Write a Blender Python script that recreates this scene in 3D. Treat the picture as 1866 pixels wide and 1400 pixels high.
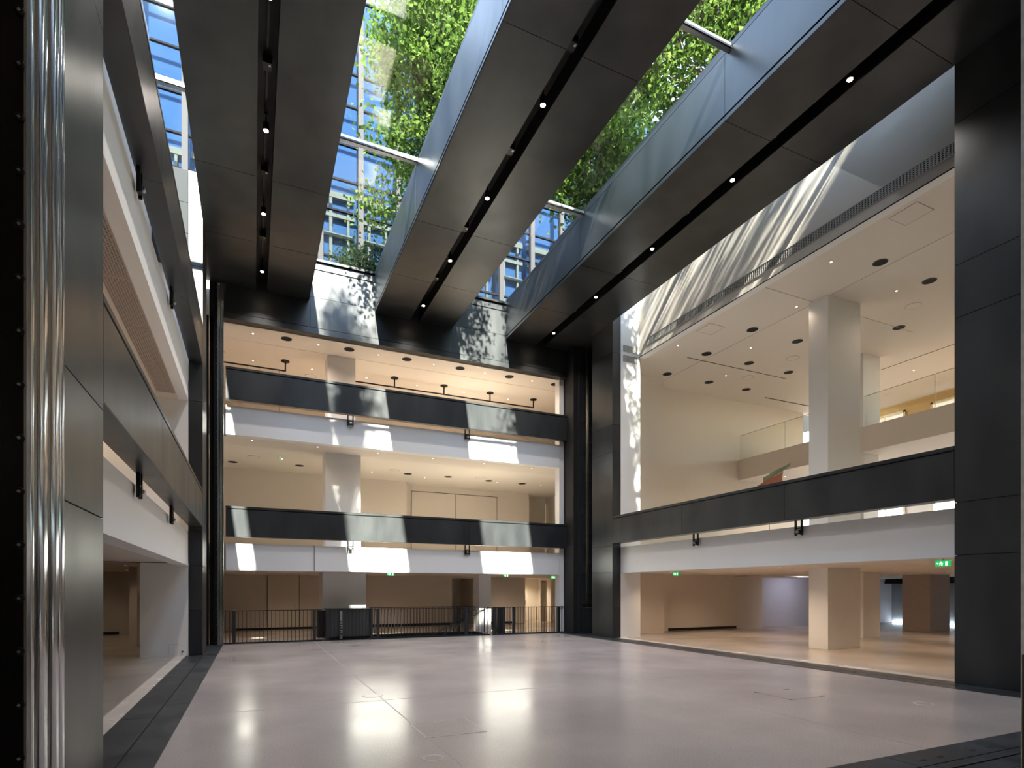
import bpy, math, random
from mathutils import Vector, Matrix
import numpy as np

# ------------------------------------------------------------------ scene, camera, light
scene = bpy.context.scene
C = scene.collection
for o in list(bpy.data.objects):
    bpy.data.objects.remove(o)

FOCAL_PX, HORIZON, CAM_Z, YAW = 1037.65, 1076.4, 1.7, math.radians(24.406)
cam_d = bpy.data.cameras.new('camera')
cam = bpy.data.objects.new('camera', cam_d)
C.objects.link(cam)
cam.location = (0, 0, CAM_Z)
cam.rotation_euler = (math.pi / 2, 0, -YAW)
cam_d.sensor_width = 36.0
cam_d.lens = 36.0 * FOCAL_PX / 1866.0
cam_d.shift_y = (HORIZON - 700.0) / 1866.0
cam_d.clip_end = 500
scene.camera = cam

SUN_DIR = Vector((0.135, 1.10, -1.0)).normalized()
world = bpy.data.worlds.new('world')
scene.world = world
world.use_nodes = True
wn = world.node_tree.nodes
wn.clear()
sky = wn.new('ShaderNodeTexSky')
sky.sky_type = 'NISHITA'
sky.sun_disc = False
sky.sun_elevation = math.asin(-SUN_DIR.z)
sky.sun_rotation = math.pi + 0.12
sky.air_density = 1.0
sky.dust_density = 0.0
sky.ozone_density = 1.5
bg = wn.new('ShaderNodeBackground')
bg.inputs['Strength'].default_value = 1.0
wo = wn.new('ShaderNodeOutputWorld')
hsv = wn.new('ShaderNodeHueSaturation')
hsv.inputs['Saturation'].default_value = 0.68
world.node_tree.links.new(sky.outputs[0], hsv.inputs['Color'])
world.node_tree.links.new(hsv.outputs[0], bg.inputs['Color'])
world.node_tree.links.new(bg.outputs[0], wo.inputs['Surface'])

sun_d = bpy.data.lights.new('sun', 'SUN')
sun_d.energy = 22.0
sun_d.color = (1.0, 0.93, 0.82)
sun_d.angle = math.radians(0.9)
sun = bpy.data.objects.new('sun', sun_d)
C.objects.link(sun)
sun.location = (-3, -20, 40)
sun.rotation_euler = SUN_DIR.to_track_quat('-Z', 'Y').to_euler()

scene.view_settings.view_transform = 'Standard'
scene.view_settings.look = 'None'
scene.view_settings.gamma = 1.0
scene.view_settings.use_curve_mapping = False
scene.view_settings.exposure = 1.45
cy = scene.cycles
cy.use_denoising = True
cy.max_bounces = 9
cy.diffuse_bounces = 5
cy.glossy_bounces = 4
cy.transmission_bounces = 4
cy.transparent_max_bounces = 12
cy.caustics_reflective = False
cy.caustics_refractive = False
cy.sample_clamp_indirect = 6.0
cy.use_adaptive_sampling = True

BEAM_SPOT_W = 190.0
WARM = (1.0, 0.78, 0.57)

# ------------------------------------------------------------------ materials
MAT = {}


def principled(name, col, rough=0.5, metal=0.0, spec=0.5, coat=0.0):
    m = bpy.data.materials.new(name)
    m.use_nodes = True
    b = m.node_tree.nodes['Principled BSDF']
    b.inputs['Base Color'].default_value = (*col, 1)
    b.inputs['Roughness'].default_value = rough
    b.inputs['Metallic'].default_value = metal
    b.inputs['Specular IOR Level'].default_value = spec
    b.inputs['Coat Weight'].default_value = coat
    MAT[name] = m
    return m


def mottle(m, scale, c0, c1, r0=None, r1=None, stretch=(1, 1, 1), detail=4.0, lo=0.35, hi=0.65):
    """noise driven colour (and gloss) variation on world position"""
    nt = m.node_tree
    b = nt.nodes['Principled BSDF']
    g = nt.nodes.new('ShaderNodeNewGeometry')
    mp = nt.nodes.new('ShaderNodeMapping')
    mp.inputs['Scale'].default_value = stretch
    nz = nt.nodes.new('ShaderNodeTexNoise')
    nz.inputs['Scale'].default_value = scale
    nz.inputs['Detail'].default_value = detail
    rp = nt.nodes.new('ShaderNodeValToRGB')
    rp.color_ramp.elements[0].position = lo
    rp.color_ramp.elements[0].color = (*c0, 1)
    rp.color_ramp.elements[1].position = hi
    rp.color_ramp.elements[1].color = (*c1, 1)
    nt.links.new(g.outputs['Position'], mp.inputs['Vector'])
    nt.links.new(mp.outputs[0], nz.inputs['Vector'])
    nt.links.new(nz.outputs['Fac'], rp.inputs['Fac'])
    nt.links.new(rp.outputs[0], b.inputs['Base Color'])
    if r0 is not None:
        mr = nt.nodes.new('ShaderNodeMapRange')
        mr.inputs['From Min'].default_value = 0.3
        mr.inputs['From Max'].default_value = 0.7
        mr.inputs['To Min'].default_value = r0
        mr.inputs['To Max'].default_value = r1
        nt.links.new(nz.outputs['Fac'], mr.inputs['Value'])
        nt.links.new(mr.outputs[0], b.inputs['Roughness'])
    return m


mottle(principled('steel', (.05, .055, .06), .36, .35, .6), 1.3, (.028, .031, .034), (.047, .051, .053), .29, .38, (1, 1, .35))
principled('steel_matte', (.034, .037, .040), .9, 0, .1)
principled('steel_joint', (.008, .008, .009), .6)
mottle(principled('steel_trim', (.07, .08, .095), .45, .4), 2.0, (.024, .028, .034), (.038, .044, .052), .38, .55, (1, .6, 1))
principled('black_steel', (.006, .006, .007), .35, .3)
principled('dark_paint', (.026, .030, .035), .42, .3)
principled('white', (.80, .79, .775), .55, 0, .3)
principled('plaster', (.70, .635, .565), .7, 0, .2)
principled('ceiling', (.75, .69, .625), .8, 0, .2)
principled('door_paint', (.72, .66, .58), .5, 0, .3)
principled('chrome', (.50, .52, .54), .14, 1.0)
principled('alu', (.42, .43, .44), .35, .9)
principled('brass_cable', (.45, .38, .24), .4, .8)
principled('black_hole', (.01, .01, .01), .9)
principled('grille_metal', (.50, .48, .45), .5, .3)
principled('grille_warm', (.55, .46, .40), .55, .2)
mottle(principled('concrete', (.70, .69, .65), .8), 9.0, (.62, .61, .58), (.80, .79, .76))
mottle(principled('pink_stone', (.50, .41, .36), .7), 14.0, (.45, .37, .32), (.55, .46, .41), stretch=(1, 1, 5))
principled('cream', (.105, .082, .050), .8, 0, .1)
principled('frame_cream', (.72, .62, .46), .6)
principled('joint_beige', (.55, .52, .48), .8)
principled('joint_dark', (.27, .245, .235), .6)
principled('wood', (.50, .33, .13), .5)
principled('screen_grey', (.42, .46, .50), .7)
principled('blue_wall', (.60, .58, .64), .7)
principled('roof_grey', (.30, .30, .31), .8)
principled('soil', (.10, .07, .05), .9)
mottle(principled('bark', (.13, .10, .08), .85), 18.0, (.08, .065, .05), (.19, .15, .12), stretch=(1, 1, .3))
principled('red_patch', (.50, .20, .14), .8)
principled('green_patch', (.30, .38, .28), .8)


def floor_mat(name, col, rough):
    m = principled(name, col, rough, 0, .5)
    nt = m.node_tree
    b = nt.nodes['Principled BSDF']
    g = nt.nodes.new('ShaderNodeNewGeometry')
    n1 = nt.nodes.new('ShaderNodeTexNoise'); n1.inputs['Scale'].default_value = 0.55; n1.inputs['Detail'].default_value = 5
    n2 = nt.nodes.new('ShaderNodeTexNoise'); n2.inputs['Scale'].default_value = 70; n2.inputs['Detail'].default_value = 2
    mul = nt.nodes.new('ShaderNodeMix'); mul.data_type = 'RGBA'; mul.blend_type = 'MULTIPLY'
    mul.inputs[0].default_value = 1.0
    r1 = nt.nodes.new('ShaderNodeValToRGB')
    r1.color_ramp.elements[0].position = .3; r1.color_ramp.elements[0].color = tuple(c * .90 for c in col) + (1,)
    r1.color_ramp.elements[1].position = .7; r1.color_ramp.elements[1].color = tuple(min(1, c * 1.08) for c in col) + (1,)
    r2 = nt.nodes.new('ShaderNodeValToRGB')
    r2.color_ramp.elements[0].position = .35; r2.color_ramp.elements[0].color = (.80, .80, .80, 1)
    r2.color_ramp.elements[1].position = .62; r2.color_ramp.elements[1].color = (1, 1, 1, 1)
    nt.links.new(g.outputs['Position'], n1.inputs['Vector'])
    nt.links.new(g.outputs['Position'], n2.inputs['Vector'])
    nt.links.new(n1.outputs['Fac'], r1.inputs['Fac'])
    nt.links.new(n2.outputs['Fac'], r2.inputs['Fac'])
    nt.links.new(r1.outputs[0], mul.inputs[6])
    nt.links.new(r2.outputs[0], mul.inputs[7])
    nt.links.new(mul.outputs[2], b.inputs['Base Color'])
    mr = nt.nodes.new('ShaderNodeMapRange')
    mr.inputs['From Min'].default_value = .3; mr.inputs['From Max'].default_value = .7
    mr.inputs['To Min'].default_value = rough * .85; mr.inputs['To Max'].default_value = rough * 1.25
    nt.links.new(n1.outputs['Fac'], mr.inputs['Value'])
    nt.links.new(mr.outputs[0], b.inputs['Roughness'])
    return m


floor_mat('terrazzo', (.395, .352, .338), .21)
floor_mat('stone_floor', (.50, .43, .375), .20)
floor_mat('border_stone', (.55, .50, .46), .25)


def emit(name, col, strength):
    m = bpy.data.materials.new(name)
    m.use_nodes = True
    nt = m.node_tree
    nt.nodes.clear()
    e = nt.nodes.new('ShaderNodeEmission')
    e.inputs['Color'].default_value = (*col, 1)
    e.inputs['Strength'].default_value = strength
    o = nt.nodes.new('ShaderNodeOutputMaterial')
    nt.links.new(e.outputs[0], o.inputs['Surface'])
    MAT[name] = m
    return m


emit('lamp_glow', (1.0, .82, .60), 14.0)
emit('small_glow', (1.0, .84, .66), 4.0)
emit('exit_green', (.01, .40, .09), .55)
emit('exit_white', (.85, 1.0, .88), .7)
emit('strip_light', (.80, .93, 1.0), 6.0)


def glass(name, tint, ior=1.5, refl=1.0):
    """thin clear pane: transparent with a Fresnel sheen"""
    m = bpy.data.materials.new(name)
    m.use_nodes = True
    nt = m.node_tree
    nt.nodes.clear()
    t = nt.nodes.new('ShaderNodeBsdfTransparent'); t.inputs['Color'].default_value = (*tint, 1)
    g = nt.nodes.new('ShaderNodeBsdfGlossy'); g.inputs['Roughness'].default_value = .02
    g.inputs['Color'].default_value = (refl, refl, refl, 1)
    lw = nt.nodes.new('ShaderNodeLayerWeight'); lw.inputs['Blend'].default_value = .5
    pw = nt.nodes.new('ShaderNodeMath'); pw.operation = 'POWER'; pw.inputs[1].default_value = 5.0
    f = nt.nodes.new('ShaderNodeMath'); f.operation = 'MULTIPLY_ADD'
    f0 = ((ior - 1) / (ior + 1)) ** 2
    f.inputs[1].default_value = 1 - f0; f.inputs[2].default_value = f0
    nt.links.new(lw.outputs['Facing'], pw.inputs[0])
    nt.links.new(pw.outputs[0], f.inputs[0])
    x = nt.nodes.new('ShaderNodeMixShader')
    o = nt.nodes.new('ShaderNodeOutputMaterial')
    nt.links.new(f.outputs[0], x.inputs[0])
    nt.links.new(t.outputs[0], x.inputs[1])
    nt.links.new(g.outputs[0], x.inputs[2])
    nt.links.new(x.outputs[0], o.inputs['Surface'])
    MAT[name] = m
    return m


glass('skylight_glass', (.93, .96, .95), 1.45, .9)
glass('rail_glass', (.95, .95, .92), 1.4)
glass('facade_pane', (.80, .88, .96), 1.3, .12)
principled('facade_glass', (.028, .048, .080), 1.0, .0, .0)
principled('facade_dark', (.010, .010, .011), 1.0, .0, .0)
principled('facade_post', (.036, .034, .034), .8, 0, .1)


def leaf_mat(name, c0, c1):
    m = bpy.data.materials.new(name)
    m.use_nodes = True
    nt = m.node_tree
    nt.nodes.clear()
    g = nt.nodes.new('ShaderNodeNewGeometry')
    rp = nt.nodes.new('ShaderNodeValToRGB')
    rp.color_ramp.elements[0].color = (*c0, 1)
    rp.color_ramp.elements[1].color = (*c1, 1)
    d = nt.nodes.new('ShaderNodeBsdfDiffuse')
    t = nt.nodes.new('ShaderNodeBsdfTranslucent')
    x = nt.nodes.new('ShaderNodeMixShader'); x.inputs[0].default_value = .58
    o = nt.nodes.new('ShaderNodeOutputMaterial')
    nt.links.new(g.outputs['Random Per Island'], rp.inputs['Fac'])
    nt.links.new(rp.outputs[0], d.inputs['Color'])
    nt.links.new(rp.outputs[0], t.inputs['Color'])
    nt.links.new(d.outputs[0], x.inputs[1])
    nt.links.new(t.outputs[0], x.inputs[2])
    nt.links.new(x.outputs[0], o.inputs['Surface'])
    MAT[name] = m
    return m


leaf_mat('leaf', (.030, .062, .012), (.115, .175, .034))
leaf_mat('leaf_dark', (.010, .020, .007), (.028, .045, .015))

# ------------------------------------------------------------------ helpers


def wloc(p):
    v = Vector((0, 0, 0))
    while p is not None:
        v = v + p.location
        p = p.parent
    return v


def link(name, mesh, mat, parent=None, loc=(0, 0, 0)):
    o = bpy.data.objects.new(name, mesh)
    C.objects.link(o)
    if mat is not None and not mesh.materials:
        mesh.materials.append(MAT[mat])
    o.location = Vector(loc) - (wloc(parent) if parent else Vector((0, 0, 0)))
    if parent:
        o.parent = parent
    return o


def tag(o, label, cat, group=None):
    o['label'] = label
    o['category'] = cat
    if group:
        o['group'] = group
    return o


def thing(name, label, cat, loc=(0, 0, 0), group=None):
    o = bpy.data.objects.new(name, None)
    C.objects.link(o)
    o.empty_display_size = .1
    o.location = loc
    return tag(o, label, cat, group)


def struct(o, label=None, cat=None):
    o['kind'] = 'structure'
    if label:
        o['label'] = label
    if cat:
        o['category'] = cat
    return o


def box_mesh(sx, sy, sz, name='box', bevel=0.0):
    hx, hy, hz = sx / 2, sy / 2, sz / 2
    if bevel <= 0:
        v = [(-hx, -hy, -hz), (hx, -hy, -hz), (hx, hy, -hz), (-hx, hy, -hz), (-hx, -hy, hz), (hx, -hy, hz), (hx, hy, hz), (-hx, hy, hz)]
        f = [(0, 3, 2, 1), (4, 5, 6, 7), (0, 1, 5, 4), (1, 2, 6, 5), (2, 3, 7, 6), (3, 0, 4, 7)]
        m = bpy.data.meshes.new(name)
        m.from_pydata(v, [], f)
        return m
    import bmesh
    m = box_mesh(sx, sy, sz, name)
    bm = bmesh.new(); bm.from_mesh(m)
    bmesh.ops.bevel(bm, geom=bm.edges[:], offset=bevel, segments=2, affect='EDGES')
    bm.to_mesh(m); bm.free()
    return m


def bx(name, x0, x1, y0, y1, z0, z1, mat, parent=None, bevel=0.0):
    m = box_mesh(abs(x1 - x0), abs(y1 - y0), abs(z1 - z0), name, bevel)
    return link(name, m, mat, parent, ((x0 + x1) / 2, (y0 + y1) / 2, (z0 + z1) / 2))


def multi_box(name, boxes, mat, parent=None, loc=(0, 0, 0)):
    """several boxes of ONE part joined in one mesh, world coordinates"""
    v, f = [], []
    L = Vector(loc)
    for (x0, x1, y0, y1, z0, z1) in boxes:
        b = len(v)
        v += [(x0 - L.x, y0 - L.y, z0 - L.z), (x1 - L.x, y0 - L.y, z0 - L.z), (x1 - L.x, y1 - L.y, z0 - L.z), (x0 - L.x, y1 - L.y, z0 - L.z),
              (x0 - L.x, y0 - L.y, z1 - L.z), (x1 - L.x, y0 - L.y, z1 - L.z), (x1 - L.x, y1 - L.y, z1 - L.z), (x0 - L.x, y1 - L.y, z1 - L.z)]
        f += [tuple(b + i for i in q) for q in ((0, 3, 2, 1), (4, 5, 6, 7), (0, 1, 5, 4), (1, 2, 6, 5), (2, 3, 7, 6), (3, 0, 4, 7))]
    m = bpy.data.meshes.new(name)
    m.from_pydata(v, [], f)
    return link(name, m, mat, parent, loc)


def lathe_mesh(prof, n=20, name='lathe', caps=True):
    """profile [(r,z)...] turned about z"""
    v, f = [], []
    for r, z in prof:
        for i in range(n):
            a = 2 * math.pi * i / n
            v.append((r * math.cos(a), r * math.sin(a), z))
    for k in range(len(prof) - 1):
        for i in range(n):
            j = (i + 1) % n
            f.append((k * n + i, k * n + j, (k + 1) * n + j, (k + 1) * n + i))
    if caps:
        f.append(tuple(range(n - 1, -1, -1)))
        f.append(tuple((len(prof) - 1) * n + i for i in range(n)))
    m = bpy.data.meshes.new(name)
    m.from_pydata(v, [], f)
    for p in m.polygons:
        p.use_smooth = len(p.vertices) == 4
    return m


def tube_mesh(pts, radii, n=8, name='tube'):
    v, f = [], []
    P = [Vector(p) for p in pts]
    for k, p in enumerate(P):
        d = (P[min(k + 1, len(P) - 1)] - P[max(k - 1, 0)]).normalized()
        a = d.orthogonal().normalized() if k == 0 else (a - d * a.dot(d)).normalized()
        b = d.cross(a)
        r = radii[k] if isinstance(radii, (list, tuple)) else radii
        for i in range(n):
            t = 2 * math.pi * i / n
            v.append(tuple(p + (a * math.cos(t) + b * math.sin(t)) * r))
    for k in range(len(P) - 1):
        for i in range(n):
            j = (i + 1) % n
            f.append((k * n + i, k * n + j, (k + 1) * n + j, (k + 1) * n + i))
    f.append(tuple(range(n - 1, -1, -1)))
    f.append(tuple((len(P) - 1) * n + i for i in range(n)))
    return v, f


def tube(name, pts, radii, mat, parent=None, n=8):
    v, f = tube_mesh(pts, radii, n, name)
    m = bpy.data.meshes.new(name)
    m.from_pydata(v, [], f)
    for p in m.polygons:
        p.use_smooth = len(p.vertices) == 4
    c = sum((Vector(p) for p in pts), Vector()) / len(pts)
    m.transform(Matrix.Translation(-c))
    return link(name, m, mat, parent, c)


def lamp(name, parent, loc, energy, col=WARM, size=.1, cone=math.radians(150), blend=.8, target=None):
    d = bpy.data.lights.new(name, 'SPOT')
    d.energy = energy
    d.color = col
    d.spot_size = cone
    d.spot_blend = blend
    d.shadow_soft_size = size
    o = bpy.data.objects.new(name, d)
    C.objects.link(o)
    o.location = Vector(loc) - (wloc(parent) if parent else Vector())
    if target:
        o.rotation_euler = (Vector(target) - Vector(loc)).to_track_quat('-Z', 'Y').to_euler()
    if parent:
        o.parent = parent
    return o


# ------------------------------------------------------------------ plan constants (metres)
XL, XR = -1.22, 11.65          # dark pier / parapet planes
SL, SR = -1.55, 12.0           # white spandrel planes
WL, WR = -2.37, 12.80          # white upper wall planes
YN, YF = 6.13, 17.0            # side openings
YB = 19.9                      # back parapet plane
Z_L1, Z_L2, Z_CEIL, Z_BEAM, Z_GLASS = 3.20, 7.55, 10.20, 11.30, 12.65
FRONT = 3.72
LEVELS = [(2.34, 3.20), (6.65, 7.55)]   # slab zones
BEAMS = [(-1.20, 1.67), (3.82, 6.62), (8.77, 11.67)]
SEAM_Y = [6.14, 8.80, 14.46, 17.20]

# ------------------------------------------------------------------ floors
fl = struct(bx('floor', -.87, 11.03, FRONT, 20.0, -.30, 0, 'terrazzo'), 'polished pinkish grey terrazzo floor of the atrium', 'floor')
for k, (x0, x1, y0, y1, mat, lab) in enumerate([
    (-14, -1.60, -8, 27, 'stone_floor', 'stone floor of the dark gallery behind the white side pier'),
    (11.87, 34, -8, 27, 'stone_floor', 'beige stone floor of the gallery with square white columns'),
    (-1.60, 11.87, -8, 2.28, 'stone_floor', 'stone floor of the gallery before the atrium'),
    (-1.60, 3.95, 20.32, 27, 'stone_floor', 'stone floor behind the railing and the lift gate'),
    (8.25, 11.87, 20.32, 27, 'stone_floor', 'stone floor behind the railing by the open doorway'),
    (3.95, 8.25, 21.75, 27, 'stone_floor', 'stone floor behind the sunken stair'),
]):
    struct(bx('floor_gallery', x0, x1, y0, y1, -.30, 0, mat), lab, 'floor')
struct(bx('ground', -14, 34, -12, 31, -2.6, -2.12, 'concrete'), 'rough concrete ground under the building', 'ground')
struct(bx('floor_plate', -1.62, -1.195, YF, 20.32, -.3, .002, 'steel_trim'), 'dark steel floor plate in the narrow shaft recess', 'floor plate')
struct(bx('floor_plate', 11.43, 12.4, YF + .3, 20.32, -.3, .002, 'steel_trim'), 'dark steel floor plate in the slotted shaft', 'floor plate')
# floor joints (thin dark inlays in the terrazzo)
for k, (x0, x1, y0, y1) in enumerate([(1.83, 1.842, FRONT, 20.0), (-.87, 11.03, 8.85, 8.862), (6.6, 6.612, FRONT, 20.0), (-.87, 11.03, 14.4, 14.412)]):
    bx('joint', x0, x1, y0, y1, -.02, .0012, 'joint_dark', fl)

# dark steel floor trims
tl = struct(multi_box('trim_1', [(-1.60, -1.215, YN - 1.2, YF, -.05, .004), (-1.195, -.87, FRONT, 20.0, -.05, .004)], 'steel_trim'), 'dark steel floor channel along the gallery edge by the dark gallery', 'floor channel')
bx('slot', -1.215, -1.195, YN - 1.2, 17.3, -.05, -.01, 'black_hole', tl)
for y in (8.9, 12.6):
    bx('joint', -1.60, -1.215, y, y + .006, -.02, .0055, 'black_hole', tl)
    bx('joint', -1.195, -.87, y + .9, y + .906, -.02, .0055, 'black_hole', tl)
tr = struct(multi_box('trim_2', [(11.03, 11.42, FRONT, 20.0, -.05, .004), (11.44, 11.87, YN - 1.2, YF + .3, -.05, .004)], 'steel_trim'), 'dark steel floor channel before the gallery with white columns', 'floor channel')
bx('slot', 11.42, 11.44, FRONT, 20.0, -.05, -.01, 'black_hole', tr)
for y in (6.6, 7.8, 9.0, 10.2, 11.4, 12.6, 13.8, 15.0):
    bx('slot', 11.30, 11.38, y, y + .03, -.02, .0055, 'black_hole', tr)
tn = struct(multi_box('trim_3', [(-.87, 11.03, 3.36, 3.715, -.05, .004), (-.87, 11.03, 3.22, 3.345, -.05, .004), (-.87, 11.03, 2.98, 3.195, -.05, .004), (-.87, 11.03, 2.30, 2.97, -.05, .004)], 'steel_trim'), 'wide dark steel floor channel with small black slots', 'floor channel')
struct(bx('floor_channel_bed', -1.6, 11.87, 2.28, 3.72, -.12, -.05, 'black_hole'), 'black bed under the wide floor channel', 'channel bed')
for x in (5.0, 5.28, 6.05, 6.33, 6.9, 7.2, 8.0, 8.3):
    bx('slot', x, x + .09, 3.46, 3.50, -.01, .0055, 'black_hole', tn)
    bx('slot', x + .3, x + .39, 2.86, 2.90, -.01, .0055, 'black_hole', tn)
bx('joint', 5.85, 5.858, 3.36, 3.715, -.01, .0055, 'black_hole', tn)
bx('joint', 6.0, 6.008, 3.22, 3.345, -.01, .0055, 'black_hole', tn)
tb = struct(bx('trim_4', -1.2, 11.6, 20.0, 20.32, -.05, .006, 'steel_trim'), 'dark steel kerb strip under the back railing', 'floor strip')
# pale border strips by the channels
struct(bx('floor_border', -1.83, -1.60, YN - 1.2, YF, -.05, .003, 'border_stone'), 'pale stone border beside the dark gallery floor', 'floor border')
struct(bx('floor_border', 11.87, 12.20, YN - 1.2, YF, -.05, .003, 'border_stone'), 'pale stone border before the gallery with white columns', 'floor border')

# floor hatch and discs
h = thing('floor_hatch', 'square flush floor hatch with metal corner lugs in the terrazzo', 'floor hatch', (2.18, 6.75, 0))
bx('lid', 1.82, 2.55, 6.38, 7.13, -.01, .002, 'terrazzo', h)
multi_box('frame', [(1.81, 1.82, 6.37, 7.14, -.01, .0035), (2.55, 2.56, 6.37, 7.14, -.01, .0035), (1.82, 2.55, 6.37, 6.38, -.01, .0035), (1.82, 2.55, 7.13, 7.14, -.01, .0035)], 'grille_metal', h, (2.18, 6.75, 0))
for cx_, cy_ in ((1.84, 6.40), (2.53, 6.40), (1.84, 7.11), (2.53, 7.11)):
    bx('corner_lug', cx_ - .035, cx_ + .035, cy_ - .012, cy_ + .012, -.01, .004, 'alu', h)
h2 = thing('floor_hatch', 'square flush floor hatch near the dark steel clad pillar', 'floor hatch', (7.98, 6.62, 0))
bx('lid', 7.62, 8.35, 6.25, 6.98, -.01, .002, 'terrazzo', h2)
for cx_, cy_ in ((7.64, 6.28), (8.33, 6.28), (7.64, 6.96), (8.33, 6.96)):
    bx('corner_lug', cx_ - .05, cx_ + .05, cy_ - .014, cy_ + .014, -.01, .004, 'dark_paint', h2)
for (x, y, r, lab) in [(1.66, 5.59, .11, 'round flush floor cover on the joint line before the square hatch'), (9.15, 5.23, .13, 'round flush floor cover before the dark steel clad pillar'), (1.75, 9.3, .16, 'round flush floor cover lying on the long floor joint')]:
    t = thing('floor_cover', lab, 'floor cover', (x, y, 0))
    link('rim', lathe_mesh([(r, -.01), (r, .003), (r - .012, .003)], 28, 'rim', False), 'grille_metal', t, (x, y, 0))
    link('disc', lathe_mesh([(r - .010, -.01), (r - .010, .0025)], 28, 'disc'), 'terrazzo', t, (x, y, 0))

# ------------------------------------------------------------------ white structure: slabs, spandrels, ceilings, walls
def S(name, b, mat, lab, cat):
    return struct(bx(name, *b, mat), lab, cat)


# back galleries
S('wall_spandrel', (-.80, 11.22, 20.12, 20.42, 2.34, 3.20), 'white', 'white spandrel over the railing at ground level', 'spandrel')
S('wall_spandrel', (-.80, 11.22, 20.12, 20.42, 6.65, 7.57), 'white', 'white spandrel under the highest dark parapet of the back wall', 'spandrel')
bx('joint', 1.845, 1.86, 20.10, 20.13, 2.35, 3.20, 'black_hole', bpy.data.objects['wall_spandrel'])
S('ceiling_slab', (-3.2, 15, 20.42, 27.2, 2.36, 3.18), 'plaster', 'slab between the ground gallery and the gallery above at the back', 'ceiling')
S('ceiling_slab', (-3.2, 15, 20.42, 21.55, 6.655, 7.54), 'plaster', 'soffit beam of the middle back gallery', 'ceiling')
S('ceiling_slab', (-3.2, 15, 21.55, 27.2, 6.77, 7.54), 'ceiling', 'slab between the two upper back galleries', 'ceiling')
S('ceiling', (-3.2, 12.75, 20.20, 27.2, 10.20, 12.4), 'ceiling', 'warm lit ceiling of the highest back gallery', 'ceiling')
S('wall_back', (-3.2, 8.92, 26.8, 27.2, 0, 2.4), 'plaster', 'beige rear wall behind the railing', 'wall')
S('wall_back', (10.02, 12.92, 26.8, 27.2, 0, 2.4), 'plaster', 'beige rear wall beside the lit doorway', 'wall')
S('wall_back', (8.92, 10.02, 26.8, 27.2, 2.31, 2.4), 'plaster', 'lintel over the dark doorway', 'wall')
S('wall_back', (8.6, 10.4, 28.6, 28.8, 0, 2.5), 'plaster', 'wall of the dark passage', 'wall')
S('wall_back', (-3.2, 6.5, 26.2, 27.2, 3.2, 6.8), 'plaster', 'beige rear wall of the middle gallery', 'wall')
wl1 = S('wall_back', (6.5, 13.14, 26.8, 27.2, 3.2, 6.8), 'plaster', 'beige rear wall of the middle gallery with two flush doors', 'wall')
S('wall_back', (13.14, 14.64, 27.8, 28.0, 3.2, 6.8), 'door_paint', 'wall in the opening of the middle gallery', 'wall')
S('wall_back', (-3.2, 15, 26.8, 27.2, 7.55, 10.3), 'plaster', 'rear wall of the highest back gallery', 'wall')
S('wall_side', (-3.4, -3.2, 20.3, 27.2, 0, 10.3), 'plaster', 'end wall of the back galleries', 'wall')
S('wall_side', (14.7, 14.9, 20.2, 29, 0, 10.3), 'plaster', 'end wall of the back galleries beyond the dark slotted shaft', 'wall')
S('ceiling_slab', (12.9, 14.9, 27.2, 30.5, 2.36, 3.0), 'plaster', 'ceiling of the lit lobby', 'ceiling')
S('wall_back', (12.6, 14.9, 28.9, 29.1, 0, 2.4), 'door_paint', 'cream wall of the lit lobby', 'wall')
S('wall_side', (12.6, 12.92, 27.2, 30.3, 0, 2.4), 'door_paint', 'side wall of the lit lobby', 'wall')
S('wall_side', (14.9, 15.1, 27.2, 30.5, 0, 2.4), 'door_paint', 'far side wall of the lit lobby', 'wall')
S('floor_gallery', (12.6, 15, 27.0, 30.5, -.3, 0), 'stone_floor', 'floor of the lit lobby', 'floor')

S('ceiling', (12.75, 15, 19.4, 27.2, 10.20, 12.4), 'ceiling', 'ceiling corner of the highest back gallery by the dark shaft', 'ceiling')
S('ceiling_slab', (8.4, 10.6, 27.2, 28.9, 2.36, 3.0), 'plaster', 'ceiling of the dark passage', 'ceiling')
S('wall_side', (8.6, 8.92, 27.2, 28.6, 0, 2.4), 'plaster', 'side wall of the dark passage', 'wall')
S('wall_side', (10.02, 10.4, 27.2, 28.6, 0, 2.4), 'plaster', 'opposite side wall of the dark passage', 'wall')
S('floor_gallery', (8.6, 10.4, 27.0, 28.9, -.3, 0), 'stone_floor', 'floor of the dark passage', 'floor')
S('wall_back', (12.8, 15.1, 28.0, 28.2, 3.0, 6.9), 'plaster', 'rear wall of the middle gallery opening', 'wall')
S('wall_side', (12.9, 13.14, 27.2, 28.0, 3.0, 6.9), 'plaster', 'side wall of the middle gallery opening', 'wall')
S('ceiling_slab', (12.9, 15.1, 27.2, 28.2, 6.77, 7.4), 'plaster', 'ceiling of the middle gallery opening', 'ceiling')
S('wall_side', (14.9, 15.1, 27.2, 28.2, 3.0, 6.9), 'plaster', 'far side wall of the middle gallery opening', 'wall')

# back columns
for (x0, x1, y0, y1, z0, z1, lab) in [
    (2.25, 3.78, 21.4, 22.6, 0, 2.36, 'thick white square column behind the lift gate'),
    (2.35, 3.59, 21.38, 22.4, 3.18, 6.66, 'white square column of the middle back gallery'),
    (2.43, 3.40, 21.42, 22.3, 7.54, 10.2, 'white square column of the highest back gallery'),
    (8.33, 8.86, 21.6, 22.2, 0, 2.36, 'slim white square column beside the stair handrail'),
]:
    c_ = thing('column', lab, 'column', ((x0 + x1) / 2, (y0 + y1) / 2, z0))
    bx('shaft', x0, x1, y0, y1, z0, z1, 'white', c_, .004)
    bx('base_joint', x0 + .015, x1 - .015, y0 + .015, y1 - .015, z0 - .01, z0 + .03, 'dark_paint', c_)
    c_['kind'] = 'structure'

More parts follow.
